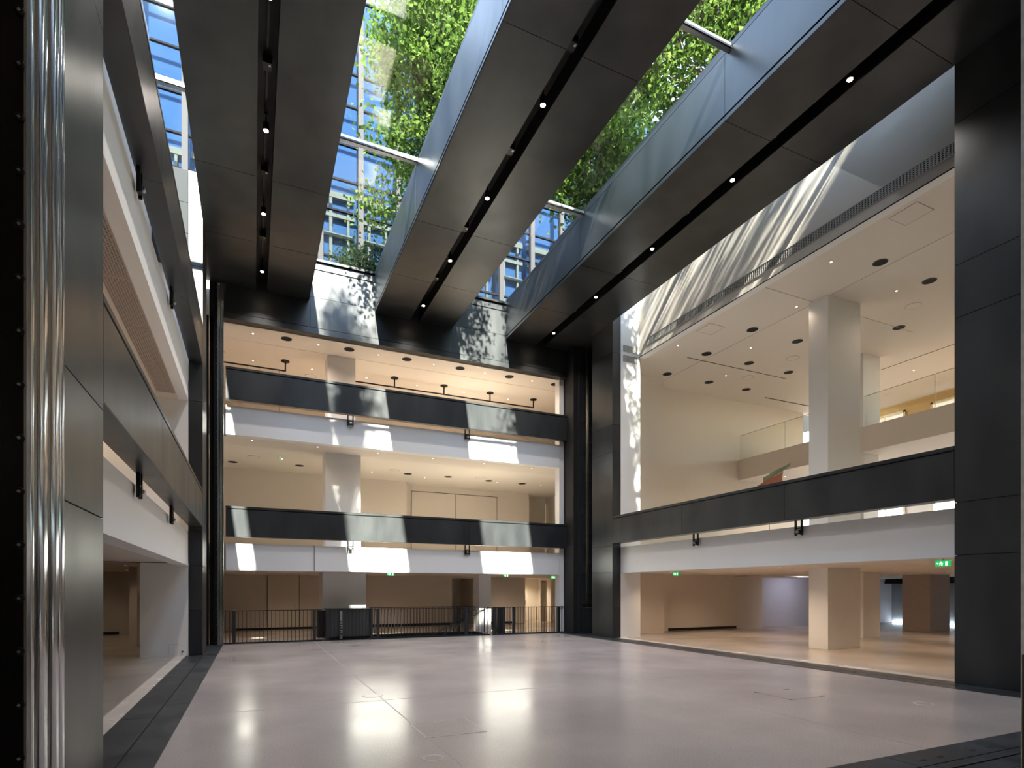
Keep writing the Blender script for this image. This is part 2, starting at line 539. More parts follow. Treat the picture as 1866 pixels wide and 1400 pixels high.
# right side
struct(bx('trim_5', WR - .006, WR + .004, 4.9, YF, 10.185, 10.21, 'black_hole'), 'thin dark shadow line at the foot of the white streaked wall', 'joint')
S('wall_spandrel', (SR, SR + .30, 4.9, YF, 2.33, 3.25), 'white', 'white spandrel under the long parapet facing the white columns', 'spandrel')
S('ceiling_slab', (12.4, 31, -8, 19.3, 2.36, 3.20), 'plaster', 'slab over the ground gallery with white columns', 'ceiling')
S('ceiling', (WR, 31, -8, 19.3, 10.20, 12.4), 'ceiling', 'high warm ceiling with round black openings', 'ceiling')
wr = S('wall_right', (WR, WR + .25, 4.9, YF, 10.19, 12.66), 'white', 'white upper wall streaked with sunlight above the high gallery', 'wall')
S('wall_pier', (SR, 12.86, YF, 17.9, 0, 12.66), 'white', 'tall white pier beside the dark corner pillar', 'pier')
S('wall_pier', (12.86, 15.0, 18.3, 19.4, 0, 10.2), 'plaster', 'beige recessed wall behind the tall white pier', 'wall')
S('wall_end', (14.8, 24.0, 19.1, 19.5, 3.2, 10.2), 'plaster', 'broad beige end wall of the high gallery', 'wall')
we = S('wall_end', (14.8, 21.2, 19.0, 19.4, 0, 2.4), 'plaster', 'beige end wall of the ground gallery with black base slot', 'wall')
bx('base_slot', 15.8, 19.6, 18.985, 19.02, .01, .12, 'black_hole', we)
S('wall_end', (21.2, 31, 19.3, 19.6, 0, 2.4), 'blue_wall', 'pale bluish wall beyond the beige end wall', 'wall')
S('wall_header', (19.5, 30.8, 18.3, 19.3, 2.30, 2.37), 'plaster', 'lowered ceiling edge before the bluish wall', 'ceiling')
# mezzanine
S('mezzanine_slab', (19.85, 26.8, 4.0, 19.1, 6.65, 7.55), 'plaster', 'beige mezzanine slab edge behind the square column', 'mezzanine')
# outer right wall with window openings
XO = 26.8
WIN_Y = [(4.4, 6.2), (7.3, 9.15), (10.2, 12.05), (13.15, 15.0), (16.07, 17.9)]
S('wall_right_outer', (XO, XO + .3, -8, 19.5, 2.4, 3.25), 'plaster', 'base band of the outer window wall behind the mezzanine', 'wall')
S('wall_right_outer', (XO, XO + .3, -8, 19.5, 5.8, 8.0), 'plaster', 'middle band of the outer window wall behind the mezzanine', 'wall')
S('wall_right_outer', (XO, XO + .3, -8, 19.5, 9.85, 10.3), 'wood', 'wooden band over the windows behind the mezzanine', 'wall')
yp = [-8.0] + [v for w_ in WIN_Y for v in w_] + [19.5]
for k in range(0, len(yp), 2):
    for (z0, z1, m_) in [(3.25, 5.8, 'plaster'), (8.0, 9.85, 'wood')]:
        S('wall_right_outer', (XO, XO + .3, yp[k], yp[k + 1], z0, z1), m_, 'pier between the windows behind the mezzanine', 'wall')
nwin = 10
for (y0, y1) in WIN_Y:
    for (z0, z1) in [(3.25, 5.8), (8.0, 9.85)]:
        w = bpy.data.objects.new('window_%d' % nwin, None); C.objects.link(w); nwin += 1
        w.location = (XO + .05, (y0 + y1) / 2, z0)
        struct(w, 'bright window with cream frame in the outer wall behind the mezzanine', 'window')
        w['group'] = 'windows behind the mezzanine'
        xa, xb = XO - .04, XO + .12
        multi_box('window_frame', [(xa, xb, y0, y0 + .09, z0, z1), (xa, xb, y1 - .09, y1, z0, z1), (xa, xb, y0, y1, z0, z0 + .08), (xa, xb, y0, y1, z1 - .08, z1), (xa + .04, xb - .04, (y0 + y1) / 2 - .03, (y0 + y1) / 2 + .03, z0, z1)], 'frame_cream', w, (XO + .05, (y0 + y1) / 2, z0))
        bx('pane', XO + .04, XO + .05, y0, y1, z0, z1, 'rail_glass', w)
# ground outer wall
S('wall_right_outer', (31, 31.3, -8, 19.6, 0, 2.4), 'screen_grey', 'grey translucent screen wall lit from its base', 'wall')
sl_ = thing('floor_light_bar', 'bright white light bar along the base of the grey screen wall', 'light bar', (30.9, 14, 0))
bx('diffuser', 30.88, 30.94, 9.0, 19.2, .03, .07, 'strip_light', sl_)
bx('housing', 30.86, 30.98, 8.9, 19.25, 0, .03, 'alu', sl_)
db = thing('blind_box', 'black roller blind box under the ceiling before the grey screen wall', 'blind box', (30.5, 16.0, 2.12))
bx('case', 30.3, 30.9, 8.0, 19.2, 2.14, 2.36, 'black_steel', db)
bx('valance', 30.25, 30.32, 8.0, 19.2, 2.04, 2.20, 'black_hole', db)
S('wall_near', (-14, 34, -8.3, -8.0, 0, 12.7), 'plaster', 'far wall of the gallery opposite the back wall', 'wall')

for (x0, x1, y0, y1, z0, z1, mat, lab) in [
    (15.0, 16.42, 11.13, 11.75, 0, 2.37, 'white', 'broad white square column standing in the ground gallery'),
    (15.0, 16.42, 11.13, 11.75, 3.19, 10.2, 'white', 'tall white square column of the high gallery'),
    (19.85, 20.78, 13.35, 14.1, 0, 2.37, 'white', 'narrower white column behind the broad one in the ground gallery'),
    (19.86, 20.78, 13.36, 14.1, 7.55, 10.2, 'white', 'white column rising from the mezzanine edge'),
    (19.95, 20.78, 13.4, 14.1, 3.19, 6.66, 'white', 'white column under the mezzanine slab'),
    (25.3, 26.65, 14.2, 15.3, 0, 2.37, 'pink_stone', 'pinkish stone block column near the grey screen wall'),
]:
    c_ = thing('column', lab, 'column', ((x0 + x1) / 2, (y0 + y1) / 2, z0))
    bx('shaft', x0, x1, y0, y1, z0, z1, mat, c_, .004)
    bx('base_joint', x0 + .015, x1 - .015, y0 + .015, y1 - .015, z0 - .01, z0 + .03, 'dark_paint', c_)
    c_['kind'] = 'structure'

# left side
S('wall_spandrel', (SL - .30, SL, 4.9, YF, 2.35, 3.22), 'white', 'white spandrel beside the dark ground gallery', 'spandrel')
S('wall_spandrel', (SL - .22, SL, 4.9, YF, 6.65, 7.56), 'white', 'white spandrel above the perforated ceiling grille', 'spandrel')
S('ceiling_slab', (-14, SL - .30, -8, 27, 2.42, 3.2), 'plaster', 'slab over the dark ground gallery', 'ceiling')
S('ceiling_slab', (-14, SL - .22, -8, YF, 6.66, 7.54), 'plaster', 'slab over the gallery with the perforated grille', 'ceiling')
S('ceiling', (-14, WL, -8, 19.3, 10.20, 12.4), 'ceiling', 'ceiling of the high gallery on the dark gallery side', 'ceiling')
S('wall_left', (WL - .25, WL, 4.9, YF, 10.19, 12.66), 'white', 'white upper wall above the topmost parapet', 'wall')
wp = S('wall_pier', (-2.62, SL, YF, 18.0, 0, 2.42), 'white', 'white pier with small access panel beside the dark corner pillar', 'pier')
bx('access_panel', -1.99, -1.79, YF - .004, YF + .01, .06, .30, 'white', wp)
multi_box('access_joint', [(-2.0, -1.99, YF - .006, YF + .01, .05, .31), (-1.79, -1.78, YF - .006, YF + .01, .05, .31), (-1.99, -1.79, YF - .006, YF + .01, .30, .31)], 'grille_metal', wp, (-1.9, YF, .2))
link('floor_stop', lathe_mesh([(.02, 0), (.02, .03), (.012, .035)], 12, 'stop'), 'dark_paint', wp, (-1.68, YF - .02, .10))
S('wall_pier', (-4.0, SL, YF, 18.0, 3.18, 6.66), 'white', 'white end wall of the gallery with the perforated grille', 'pier')
S('wall_pier', (-4.0, SL, YF + .2, 18.0, 7.5, 10.2), 'white', 'white pier above the topmost parapet', 'pier')
up_ = S('wall_pier', (-2.62, SL, YF + .03, 18.0, 10.2, 12.66), 'steel_joint', 'sunlit steel panelled pier under the narrow skylight', 'pier')
for z0_, z1_ in ((10.2, 11.0), (11.01, 11.8), (11.81, 12.65)):
    bx('panel', -2.37, SL - .005, YF, YF + .03, z0_, z1_, 'steel_matte', up_)
S('wall_left_outer', (-14, -13.7, -8, 27, 0, 12.4), 'plaster', 'outer wall of the galleries on the dark side', 'wall')
S('wall_back', (-13.7, -3.2, 26.4, 26.7, 0, 2.45), 'plaster', 'rear wall of the dark ground gallery', 'wall')
S('wall_back', (-13.7, -3.4, 19.3, 19.6, 3.2, 10.3), 'plaster', 'end wall of the upper galleries on the dark side', 'wall')
bx('base_slot', -7.5, -4.75, 26.37, 26.41, .01, .10, 'black_hole', bpy.data.objects['wall_back'])
bx('ceiling_joint', -8, -1.9, 17.0, 17.012, 2.405, 2.425, 'black_hole', bpy.data.objects['ceiling_slab'])

# near side
S('ceiling', (-14, 12.75, -8, 3.4, 10.20, 12.4), 'ceiling', 'ceiling of the gallery before the atrium', 'ceiling')
S('wall_front', (-2.37, 12.8, 3.4, 3.7, 10.2, 12.66), 'steel', 'dark bulkhead over the gallery before the atrium', 'bulkhead')
S('slab_front', (-14, -1.6, -8, 2.2, 6.6, 7.5), 'plaster', 'slab of the gallery before the atrium', 'slab')

# flush doors of the middle back gallery
for k, (x0, x1) in enumerate([(6.88, 9.08), (9.10, 11.30)]):
    d_ = struct(bx('door_%d' % (k + 1), x0, x1, 26.78, 26.81, 3.2, 6.45, 'plaster'), ['tall flush beige door leaf nearer the white column', 'tall flush beige door leaf nearer the opening'][k], 'door')
    multi_box('door_joint', [(x0 - .02, x0, 26.775, 26.81, 3.2, 6.47), (x1, x1 + .02, 26.775, 26.81, 3.2, 6.47), (x0 - .02, x1 + .02, 26.775, 26.81, 6.45, 6.47)], 'black_hole', d_, ((x0 + x1) / 2, 26.8, 4.8))


def lever(parent, x, y, z, s=1):
    link('handle_rose', lathe_mesh([(.025, 0), (.025, .012)], 12, 'rose'), 'alu', parent, (x, y, z)).rotation_euler = (math.pi / 2, 0, 0)
    bx('handle', x - (.13 if s > 0 else 0), x + (0 if s > 0 else .13), y - .05, y - .03, z - .01, z + .01, 'alu', parent)
    link('keyhole', lathe_mesh([(.022, 0), (.022, .01)], 12, 'key'), 'alu', parent, (x, y, z - .10)).rotation_euler = (math.pi / 2, 0, 0)


d_ = struct(bx('door_3', .55, 1.82, 26.77, 26.82, .10, 2.36, 'door_paint'), 'flush beige door with lever handle behind the railing', 'door')
multi_box('door_joint', [(.53, .55, 26.765, 26.81, 0, 2.38), (1.82, 1.84, 26.765, 26.81, 0, 2.38)], 'black_hole', d_, (1.2, 26.8, 1.2))
lever(d_, 1.68, 26.77, 1.05)
d_ = struct(bx('door_4', 13.9, 14.55, 27.2, 27.25, .02, 2.25, 'door_paint'), 'open cream door leaf of the lit lobby', 'door')
d_.rotation_euler = (0, 0, math.radians(35))
d_['label'] = 'open cream door leaf of the lit lobby'
bx('closer', 13.8, 14.1, 27.1, 27.16, 2.12, 2.2, 'alu', d_)
d_ = struct(bx('door_5', 13.15, 14.1, 28.84, 28.9, .02, 2.2, 'door_paint'), 'cream door at the rear of the lit lobby', 'door')
bx('plate', 13.85, 13.93, 28.82, 28.84, .9, 1.15, 'alu', d_)
for (x0, x1, y0, y1, z1) in [(-.8, 8.9, 26.785, 26.81, .09), (10.05, 12.3, 26.785, 26.81, .11), (4.0, 8.9, 26.77, 26.80, .12)]:
    struct(bx('baseboard_back', x0, x1, y0, y1, 0, z1, 'black_hole'), 'black recessed skirting at the foot of the rear wall', 'skirting')
# angled door on the middle level
d_ = struct(bx('door_6', 14.0, 14.62, 27.0, 27.05, 3.2, 6.3, 'door_paint'), 'tall door standing ajar in the middle gallery opening', 'door')
d_.rotation_euler = (0, 0, math.radians(50))


# ------------------------------------------------------------------ dark steel cladding
def panels(parent, axis, plane, out, a_edges, z_edges, mat='steel', thick=.03, gap=.012):
    """rectangular cladding panels on a plane; axis = running axis ('x' or 'y'), out = outward sign"""
    for i in range(len(a_edges) - 1):
        for j in range(len(z_edges) - 1):
            a0, a1 = a_edges[i] + gap / 2, a_edges[i + 1] - gap / 2
            z0, z1 = z_edges[j] + gap / 2, z_edges[j + 1] - gap / 2
            p0, p1 = sorted((plane, plane - out * thick))
            if axis == 'y':
                bx('panel', p0, p1, a0, a1, z0, z1, mat, parent)
            else:
                bx('panel', a0, a1, p0, p1, z0, z1, mat, parent)


ZS = [0.0, 2.34, 3.30, 6.66, 7.62, 10.20, 12.66]

# back bulkhead (part of the wall)
wb = struct(bx('wall_back_bulkhead', -1.25, 11.68, 19.95, 20.25, 10.25, 12.64, 'steel_joint'), 'dark steel panelled bulkhead under the glass roof on the back wall', 'bulkhead')
panels(wb, 'x', YB, -1, [-1.2, 1.70, 3.84, 6.64, 8.77, 11.67], [10.42, 11.43])
panels(wb, 'x', YB, -1, [1.60, 3.88], [11.43, 12.34])
panels(wb, 'x', YB, -1, [6.56, 8.83], [11.43, 12.34])
panels(wb, 'x', YB, -1, [-1.2, 1.60], [11.43, 12.34])
panels(wb, 'x', YB, -1, [3.88, 6.56], [11.43, 12.34])
panels(wb, 'x', YB, -1, [8.83, 11.67], [11.43, 12.34])
panels(wb, 'x', YB + .01, -1, [1.60, 3.88, 6.56, 8.83], [12.37, 12.62])
panels(wb, 'x', YB, -1, [-.85, 1.70, 3.84, 6.64, 8.77, 11.67], [10.24, 10.415], gap=.004)
bx('soffit', -.85, 11.67, YB, 20.22, 10.225, 10.25, 'steel', wb)


def pillar(name, label, b, faces, zs=ZS):
    """steel clad corner pillar; faces = list of (axis, plane, out, a_edges)"""
    x0, x1, y0, y1, z0, z1 = b
    t = thing(name, label, 'pillar', ((x0 + x1) / 2, (y0 + y1) / 2, z0))
    bx('core', x0 + .03, x1 - .03, y0 + .03, y1 - .03, z0, z1, 'steel_joint', t)
    for (axis, plane, out, a) in faces:
        panels(t, axis, plane, out, a, zs)
    return t


pr = pillar('clad_pillar', 'dark steel clad pillar between the slotted shaft and the long parapet', (XR, SR, YF, 18.35, 0, 12.66),
            [('y', XR, -1, [YF, 18.35]), ('x', YF, -1, [XR, SR])])
bx('recess_panel', XR + .06, SR - .01, YF - .004, YF + .01, .02, 1.10, 'dark_paint', pr)
pl = pillar('clad_pillar', 'dark steel clad pillar beside the white pier with access panel', (SL, XL, YF, 18.35, 0, 12.66),
            [('y', XL, 1, [YF, 18.35]), ('x', YF, -1, [SL, XL])])
bx('recess_panel', SL + .02, XL - .05, YF - .004, YF + .01, .02, 1.17, 'dark_paint', pl)
multi_box('recess_joint', [(XL - .05, XL - .035, YF - .006, YF + .01, .02, 1.18), (SL + .01, XL - .035, YF - .006, YF + .01, 1.17, 1.19)], 'black_hole', pl, (XL, YF, .6))
bx('recess_panel', SL + .02, XL - .05, YF - .004, YF + .01, 2.36, 3.28, 'dark_paint', pl)
bx('recess_joint', XL - .05, XL - .035, YF - .006, YF + .01, 2.34, 3.28, 'black_hole', pl)
pnr = pillar('clad_pillar', 'near black steel clad pillar at the end of the long parapet', (XR, 13.0, 4.4, YN, 0, 12.66),
             [('y', XR, -1, [4.4, YN]), ('x', YN, 1, [XR, 13.0])])
pnl = pillar('clad_pillar', 'mottled grey steel clad pillar beside the chrome guide rail', (-2.6, XL, 4.4, YN, 0, 12.66),
             [('y', XL, 1, [4.4, YN]), ('x', YN, 1, [-2.6, XL])])
# soffit returns of the corner towers at beam level
for (x0, x1, y0, y1, lab) in [(11.4, 12.8, 4.4, YN, 'dark steel soffit over the near black pillar'), (-2.4, -1.0, 4.4, YN, 'dark steel soffit over the mottled grey pillar')]:
    struct(bx('soffit_return', x0, x1, y0, y1, 11.31, 11.36, 'steel'), lab, 'soffit')

for (x0, x1, y0, y1, lab) in [(11.67, 13.0, 17.91, 19.95, 'dark soffit over the slotted shaft'), (-2.6, -1.20, 18.0, 19.95, 'dark soffit over the narrow black shaft recess')]:
    struct(bx('soffit_return', x0, x1, y0, y1, 11.302, 11.40, 'steel'), lab, 'soffit')

# slotted shaft in the back corner
sh = thing('slotted_shaft', 'black slotted shaft with two thin vertical cables between dark pillars', 'shaft', (12.3, 19.0, 0))
bx('back_plate', 12.30, 12.37, 18.36, 19.34, 0, 11.3, 'black_steel', sh)
bx('slotted_plate', 11.66, 12.29, 19.30, 19.34, 0, 11.3, 'dark_paint', sh)
for z in (1.15, 2.35, 3.52, 4.72, 5.95, 7.1, 8.35, 9.7):
    bx('slot', 11.78, 12.25, 19.285, 19.305, z, z + .42, 'black_hole', sh)
for x in (11.93, 12.0):
    tube('cable', [(x, 19.2, 1.0), (x, 19.2, 11.28)], .016, 'brass_cable', sh, 6)
pbr = pillar('clad_pillar', 'narrow dark steel pillar at the end of the back railing', (11.42, 12.4, 19.35, 20.35, 0, 11.3),
             [('y', XR, -1, [19.35, 20.1])], [0, 2.34, 3.3, 6.66, 7.62, 10.2, 11.3])
bx('white_return', 11.24, 11.44, 20.15, 20.5, 0, 10.24, 'white', pbr)
bx('slim_face', 11.43, 11.66, 20.08, 20.12, 0, 10.24, 'steel', pbr)
# same shaft on the other side
sh2 = thing('slotted_shaft', 'narrow black shaft recess beside the far chrome guide rail', 'shaft', (-1.5, 19.0, 0))
bx('back_plate', -1.72, -1.60, 18.36, 19.9, 0, 10.2, 'black_steel', sh2)
bx('side_plate', -1.60, -1.26, 19.85, 19.93, 0, 10.2, 'black_steel', sh2)
bx('ribbed_plate', -1.34, -1.30, 18.36, 19.3, 0, 11.25, 'dark_paint', sh2)
for y in (18.6, 18.9):
    bx('rib', -1.30, -1.27, y, y + .03, 0, 11.3, 'dark_paint', sh2)


# ------------------------------------------------------------------ parapets
def parapet(label, axis, plane, out, a0, a1, seams, z0, z1, brackets, depth=.32):
    """dark steel balustrade beam: front panels, cap rail, underside, inner face and hanging clamp brackets"""
    back = plane - out * depth
    p_mid = (plane + back) / 2
    mid = (a0 + a1) / 2
    loc = (mid, p_mid, z0) if axis == 'x' else (p_mid, mid, z0)
    t = thing('balcony_parapet', label, 'parapet', loc)

    def B(name, p0, p1, b0, b1, c0, c1, mat, parent=t, bevel=0):
        p0, p1 = sorted((p0, p1))
        if axis == 'x':
            return bx(name, b0, b1, p0, p1, c0, c1, mat, parent, bevel)
        return bx(name, p0, p1, b0, b1, c0, c1, mat, parent, bevel)
    e = [a0] + seams + [a1]
    for i in range(len(e) - 1):
        B('panel', plane, plane - out * .03, e[i] + .005, e[i + 1] - .005, z0 + .01, z1 - .105, 'steel')
        B('soffit_panel', plane - out * .004, back, e[i] + .003, e[i + 1] - .003, z0, z0 + .012, 'steel')
    B('core', plane - out * .03, back + out * .02, a0 + .01, a1 - .01, z0 + .012, z1 - .07, 'steel_joint')
    B('cap_rail', plane, back, a0, a1, z1 - .075, z1, 'steel', t, .006)
    B('inner_face', back + out * .02, back, a0, a1, z0 + .012, z1 - .08, 'steel')
    for a in brackets:
        br = bpy.data.objects.new('bracket', None)
        C.objects.link(br)
        br.parent = t
        w = Vector((a, back, z0)) if axis == 'x' else Vector((back, a, z0))
        br.location = w - wloc(t)
        pf = back + out * .03
        for s in (-1, 1):
            B('arm', pf, pf + out * .05, a + s * .085 - .018, a + s * .085 + .018, z0 - .36, z0 + .01, 'black_steel', br)
        B('crossbar', pf + out * .005, pf + out * .04, a - .07, a + .07, z0 - .20, z0 - .17, 'black_steel', br)
        B('carriage', pf + out * .0, pf + out * .06, a - .05, a + .05, z0 - .33, z0 - .22, 'dark_paint', br)
        r = lathe_mesh([(.022, -.04), (.03, -.03), (.03, .03), (.022, .04)], 12, 'roller')
        ro = link('roller', r, 'alu', br, (a, pf + out * .075, z0 - .27) if axis == 'x' else (pf + out * .075, a, z0 - .27))
        ro.rotation_euler = (0, math.pi / 2, 0) if axis == 'x' else (math.pi / 2, 0, 0)
    return t


BR_X, BR_Y = [3.02, 7.26], [9.6, 13.1]
parapet('highest dark steel parapet of the back wall with two sunlit patches', 'x', YB, -1, -.80, 11.68, [3.45, 7.6], 7.70, 8.73, BR_X, .2)
parapet('dark steel parapet of the back wall just above the railing', 'x', YB, -1, -.80, 11.68, [3.45, 7.29], 3.39, 4.355, BR_X, .2)
parapet('long dark steel parapet before the gallery with white columns', 'y', XR, -1, YN, YF, [9.79, 13.40], 3.38, 4.345, BR_Y)
parapet('mottled grey steel parapet over the dark ground gallery', 'y', XL, 1, YN, YF - .02, [9.77, 13.40, 15.0], 3.38, 4.36, BR_Y)
parapet('dark parapet above the perforated ceiling grille', 'y', XL, 1, YN - 1.5, YF - .02, [9.77, 13.40], 7.70, 8.73, BR_Y)


# ------------------------------------------------------------------ roof beams
ROLE = ['dark steel roof beam beside the sunlit side wall, over the mottled parapet', 'middle dark steel roof beam between the two wide skylights', 'dark steel roof beam next to the white wall streaked with sun']
spot_mesh = {}


def spot_meshes():
    spot_mesh['can'] = lathe_mesh([(.055, 0), (.06, .02), (.06, .16), (.03, .18)], 16, 'can')
    spot_mesh['lens'] = lathe_mesh([(.05, -.004), (.05, .004)], 16, 'lens')
    spot_mesh['yoke'] = box_mesh(.03, .03, .14, 'yoke')
    spot_mesh['adaptor'] = box_mesh(.05, .16, .04, 'adaptor')
    spot_mesh['can'].materials.append(MAT['black_steel'])
    spot_mesh['lens'].materials.append(MAT['lamp_glow'])
    spot_mesh['yoke'].materials.append(MAT['black_steel'])
    spot_mesh['adaptor'].materials.append(MAT['black_steel'])


spot_meshes()
SPOT_Y = [7.13, 10.02, 12.97, 15.87, 18.75]
WHERE = ['the topmost-parapet beam', 'the middle beam', 'the beam by the streaked wall']
NTH = ['fifth from the back wall', 'fourth from the back wall', 'third from the back wall', 'second from the back wall', 'first from the back wall']
for bi, (x0, x1) in enumerate(BEAMS):
    t = thing('roof_beam', ROLE[bi], 'beam', ((x0 + x1) / 2, 11.6, Z_BEAM))
    xc = (x0 + x1) / 2
    sl, sr_ = xc - .165, xc + .165
    ye = [3.72] + SEAM_Y + [YB - .002]
    bx('core', x0 + .03, sl - .03, 3.72, YB - .002, Z_BEAM + .03, 12.7, 'steel_joint', t)
    bx('core', sr_ + .03, x1 - .03, 3.72, YB - .002, Z_BEAM + .03, 12.7, 'steel_joint', t)
    bx('core_top', x0 + .03, x1 - .03, 3.72, YB - .002, Z_BEAM + .40, 12.7, 'steel_joint', t)
    for i in range(len(ye) - 1):
        bx('soffit_panel', x0, sl, ye[i] + .006, ye[i + 1] - .006, Z_BEAM, Z_BEAM + .03, 'steel', t)
        bx('soffit_panel', sr_, x1, ye[i] + .006, ye[i + 1] - .006, Z_BEAM, Z_BEAM + .03, 'steel', t)
    for (xa, out) in ((x0, -1), (x1, 1)):
        p0, p1 = sorted((xa, xa - out * .03))
        for i in range(len(ye) - 1):
            bx('side_panel', p0, p1, ye[i] + .004, ye[i + 1] - .004, Z_BEAM + .13, 12.66, 'steel', t)
            bx('lower_strip', p0, p1, ye[i] + .004, ye[i + 1] - .004, Z_BEAM + .0, Z_BEAM + .085, 'steel', t)
    # light channel
    bx('channel_side', sl - .03, sl, 3.72, YB - .002, Z_BEAM + .03, Z_BEAM + .40, 'black_steel', t)
    bx('channel_side', sr_, sr_ + .03, 3.72, YB - .002, Z_BEAM + .03, Z_BEAM + .40, 'black_steel', t)
    bx('track', xc - .02, xc + .02, 3.9, YB - .1, Z_BEAM + .34, Z_BEAM + .40, 'black_steel', t)
    for y in (8.9, 11.6, 14.6, 17.3):
        bx('junction_box', xc - .08, xc + .08, y - .10, y + .10, Z_BEAM + .20, Z_BEAM + .34, 'black_steel', t)
        bx('socket', xc + .02, xc + .06, y - .07, y - .02, Z_BEAM + .195, Z_BEAM + .205, 'alu', t)
    for k, y in enumerate(SPOT_Y):
        s = thing('track_spotlight', 'lit track spotlight of %s, %s' % (WHERE[bi], NTH[k]), 'spotlight', (xc, y, Z_BEAM + .02), 'track spotlights in the roof beams')
        link('can', spot_mesh['can'], None, s, (xc, y, Z_BEAM + .02))
        link('lens', spot_mesh['lens'], None, s, (xc, y, Z_BEAM + .017))
        link('yoke', spot_mesh['yoke'], None, s, (xc, y, Z_BEAM + .25))
        link('adaptor', spot_mesh['adaptor'], None, s, (xc, y, Z_BEAM + .32))
        lamp('beam_spot', s, (xc, y, Z_BEAM - .01), BEAM_SPOT_W, (1.0, .93, .87), .06, math.radians(120), 1.0)
    # planting box ledge on the roof above the beam
    bx('roof_cap', x0 + .02, x1 - .02, 3.72, 19.9, 12.70, 12.80, 'dark_paint', t)

# ------------------------------------------------------------------ skylights
for k, (x0, x1, lab) in enumerate([(WL, BEAMS[0][0], 'narrow skylight strip along the topmost parapet'), (BEAMS[0][1], BEAMS[1][0], 'wide skylight beside the middle beam showing blue facade and tree'),
                                   (BEAMS[1][1], BEAMS[2][0], 'wide skylight filled with green foliage'), (BEAMS[2][1], WR, 'narrow skylight strip above the white streaked wall')]):
    w = bpy.data.objects.new('window_%d' % (k + 1), None); C.objects.link(w)
    w.location = ((x0 + x1) / 2, 11.6, Z_GLASS)
    struct(w, lab, 'skylight')
    ye = [3.72, 8.68, 14.28, YB]
    for i in range(3):
        bx('pane', x0, x1, ye[i] + .02, ye[i + 1] - .02, Z_GLASS, Z_GLASS + .012, 'skylight_glass', w)
    for y in ye[1:3]:
        bx('mullion', x0, x1, y - .05, y + .05, Z_GLASS - .03, Z_GLASS + .10, 'alu', w)
        bx('mullion_gasket', x0, x1, y - .075, y - .05, Z_GLASS - .02, Z_GLASS + .02, 'black_steel', w)
    bx('end_frame', x0, x1, YB - .06, YB + .06, Z_GLASS - .03, Z_GLASS + .05, 'black_steel', w)
    bx('end_frame', x0, x1, 3.66, 3.76, Z_GLASS - .03, Z_GLASS + .05, 'black_steel', w)
bx('cross_beam', WL, BEAMS[0][0], 17.5, 17.62, 12.40, 12.62, 'black_steel', bpy.data.objects['window_1'])

struct(bx('wall_shade_block', -2.95, -2.42, -3, 17.0, 12.64, 15.8, 'roof_grey'), 'grey wall added beside the narrow skylight to shade the panelled pier', 'wall')  # added upstand, blocks the sun from part of the steel panelled pier
# roofs outside over the galleries (keep daylight out of the rooms)
for (x0, x1, y0, y1, lab) in [(-14, WL, -8, 27.2, 'flat grey roof over the galleries on the dark side'), (WR, 34, -8, 27.2, 'flat grey roof over the gallery with white columns'),
                              (WL, WR, 19.95, 27.2, 'flat grey roof behind the glass roof'), (WL, WR, -8, 3.72, 'flat grey roof before the glass roof')]:
    struct(bx('roof', x0, x1, y0, y1, 12.40, 12.64, 'roof_grey'), lab, 'roof')
for (x0, x1, y0, y1) in [(-1.25, -.95, 20.0, 20.3)]:
    struct(bx('wall_closer', x0, x1, y0, y1, 0, 10.3, 'black_steel'), 'black corner closer behind the far chrome guide rail', 'wall')


# ------------------------------------------------------------------ chrome guide rails
def guide_rail(label, x, y, zmax, near):
    t = thing('guide_rail', label, 'guide rail', (x, y, 0))
    # fluted chrome profile: rounded ribs, along +y (near) or along +x (far)
    ribs = [(.03, .030), (.14, .075), (.245, .028), (.345, .07), (.475, .058)] if near else [(.000, .018), (.040, .020), (.085, .020), (.125, .018)]
    pts = []
    for c_, r in ribs:
        for k in range(13):
            a = math.pi - math.pi * k / 12
            if near:
                pts.append((x + .036 * (r / .07) * math.sin(a), y + c_ + r * math.cos(a)))
            else:
                pts.append((x + c_ + r * math.cos(a), y - r * math.sin(a) * 1.25))
    if near:
        pts += [(x - .06, y + .56), (x - .06, y - .01)]
    else:
        pts += [(x + .143, y + .08), (x - .018, y + .08)]
    segs = [pts[13 * k:13 * k + 13] for k in range(len(ribs))]
    tail = pts[13 * len(ribs):]
    segs.append([segs[-1][-1]] + tail + [segs[0][0]])
    v, f = [], []
    for sg in segs:
        o_ = len(v)
        for px, py in sg:
            v += [(px - x, py - y, 0), (px - x, py - y, zmax)]
        f += [(o_ + 2 * i, o_ + 2 * i + 2, o_ + 2 * i + 3, o_ + 2 * i + 1) for i in range(len(sg) - 1)]
    m = bpy.data.meshes.new('profile')
    m.from_pydata(v, [], f)
    for p in m.polygons:
        p.use_smooth = True
    link('profile', m, 'chrome', t, (x, y, 0))
    ex = x + .012 if near else x - .018
    bx('backing_plate', ex - .62 if near else ex - .12, ex, y - .05 if near else y - .005, y - .005 if near else y + .07, 0, zmax, 'black_steel', t)
    yf = y - .05 if near else y - .005
    bx('edge_strip', ex - .014, ex, yf - .006, yf, 0, zmax, 'alu', t)
    head = lathe_mesh([(.0085, .012), (.012, .020), (.019, .016), (.021, .006), (.021, 0)], 14, 'bolt')
    head.materials.append(MAT['black_steel'])
    soc = lathe_mesh([(.008, .0), (.008, .006)], 6, 'bolt_socket')
    soc.materials.append(MAT['alu'])
    z = .09
    while z < zmax - .1:
        b = link('bolt', head, None, t, (ex - .028, yf, z)); b.rotation_euler = (math.pi / 2, 0, 0)
        s = link('bolt_socket', soc, None, b, (0, 0, 0))
        s.location = (0, 0, .0135)
        z += .262
    return t


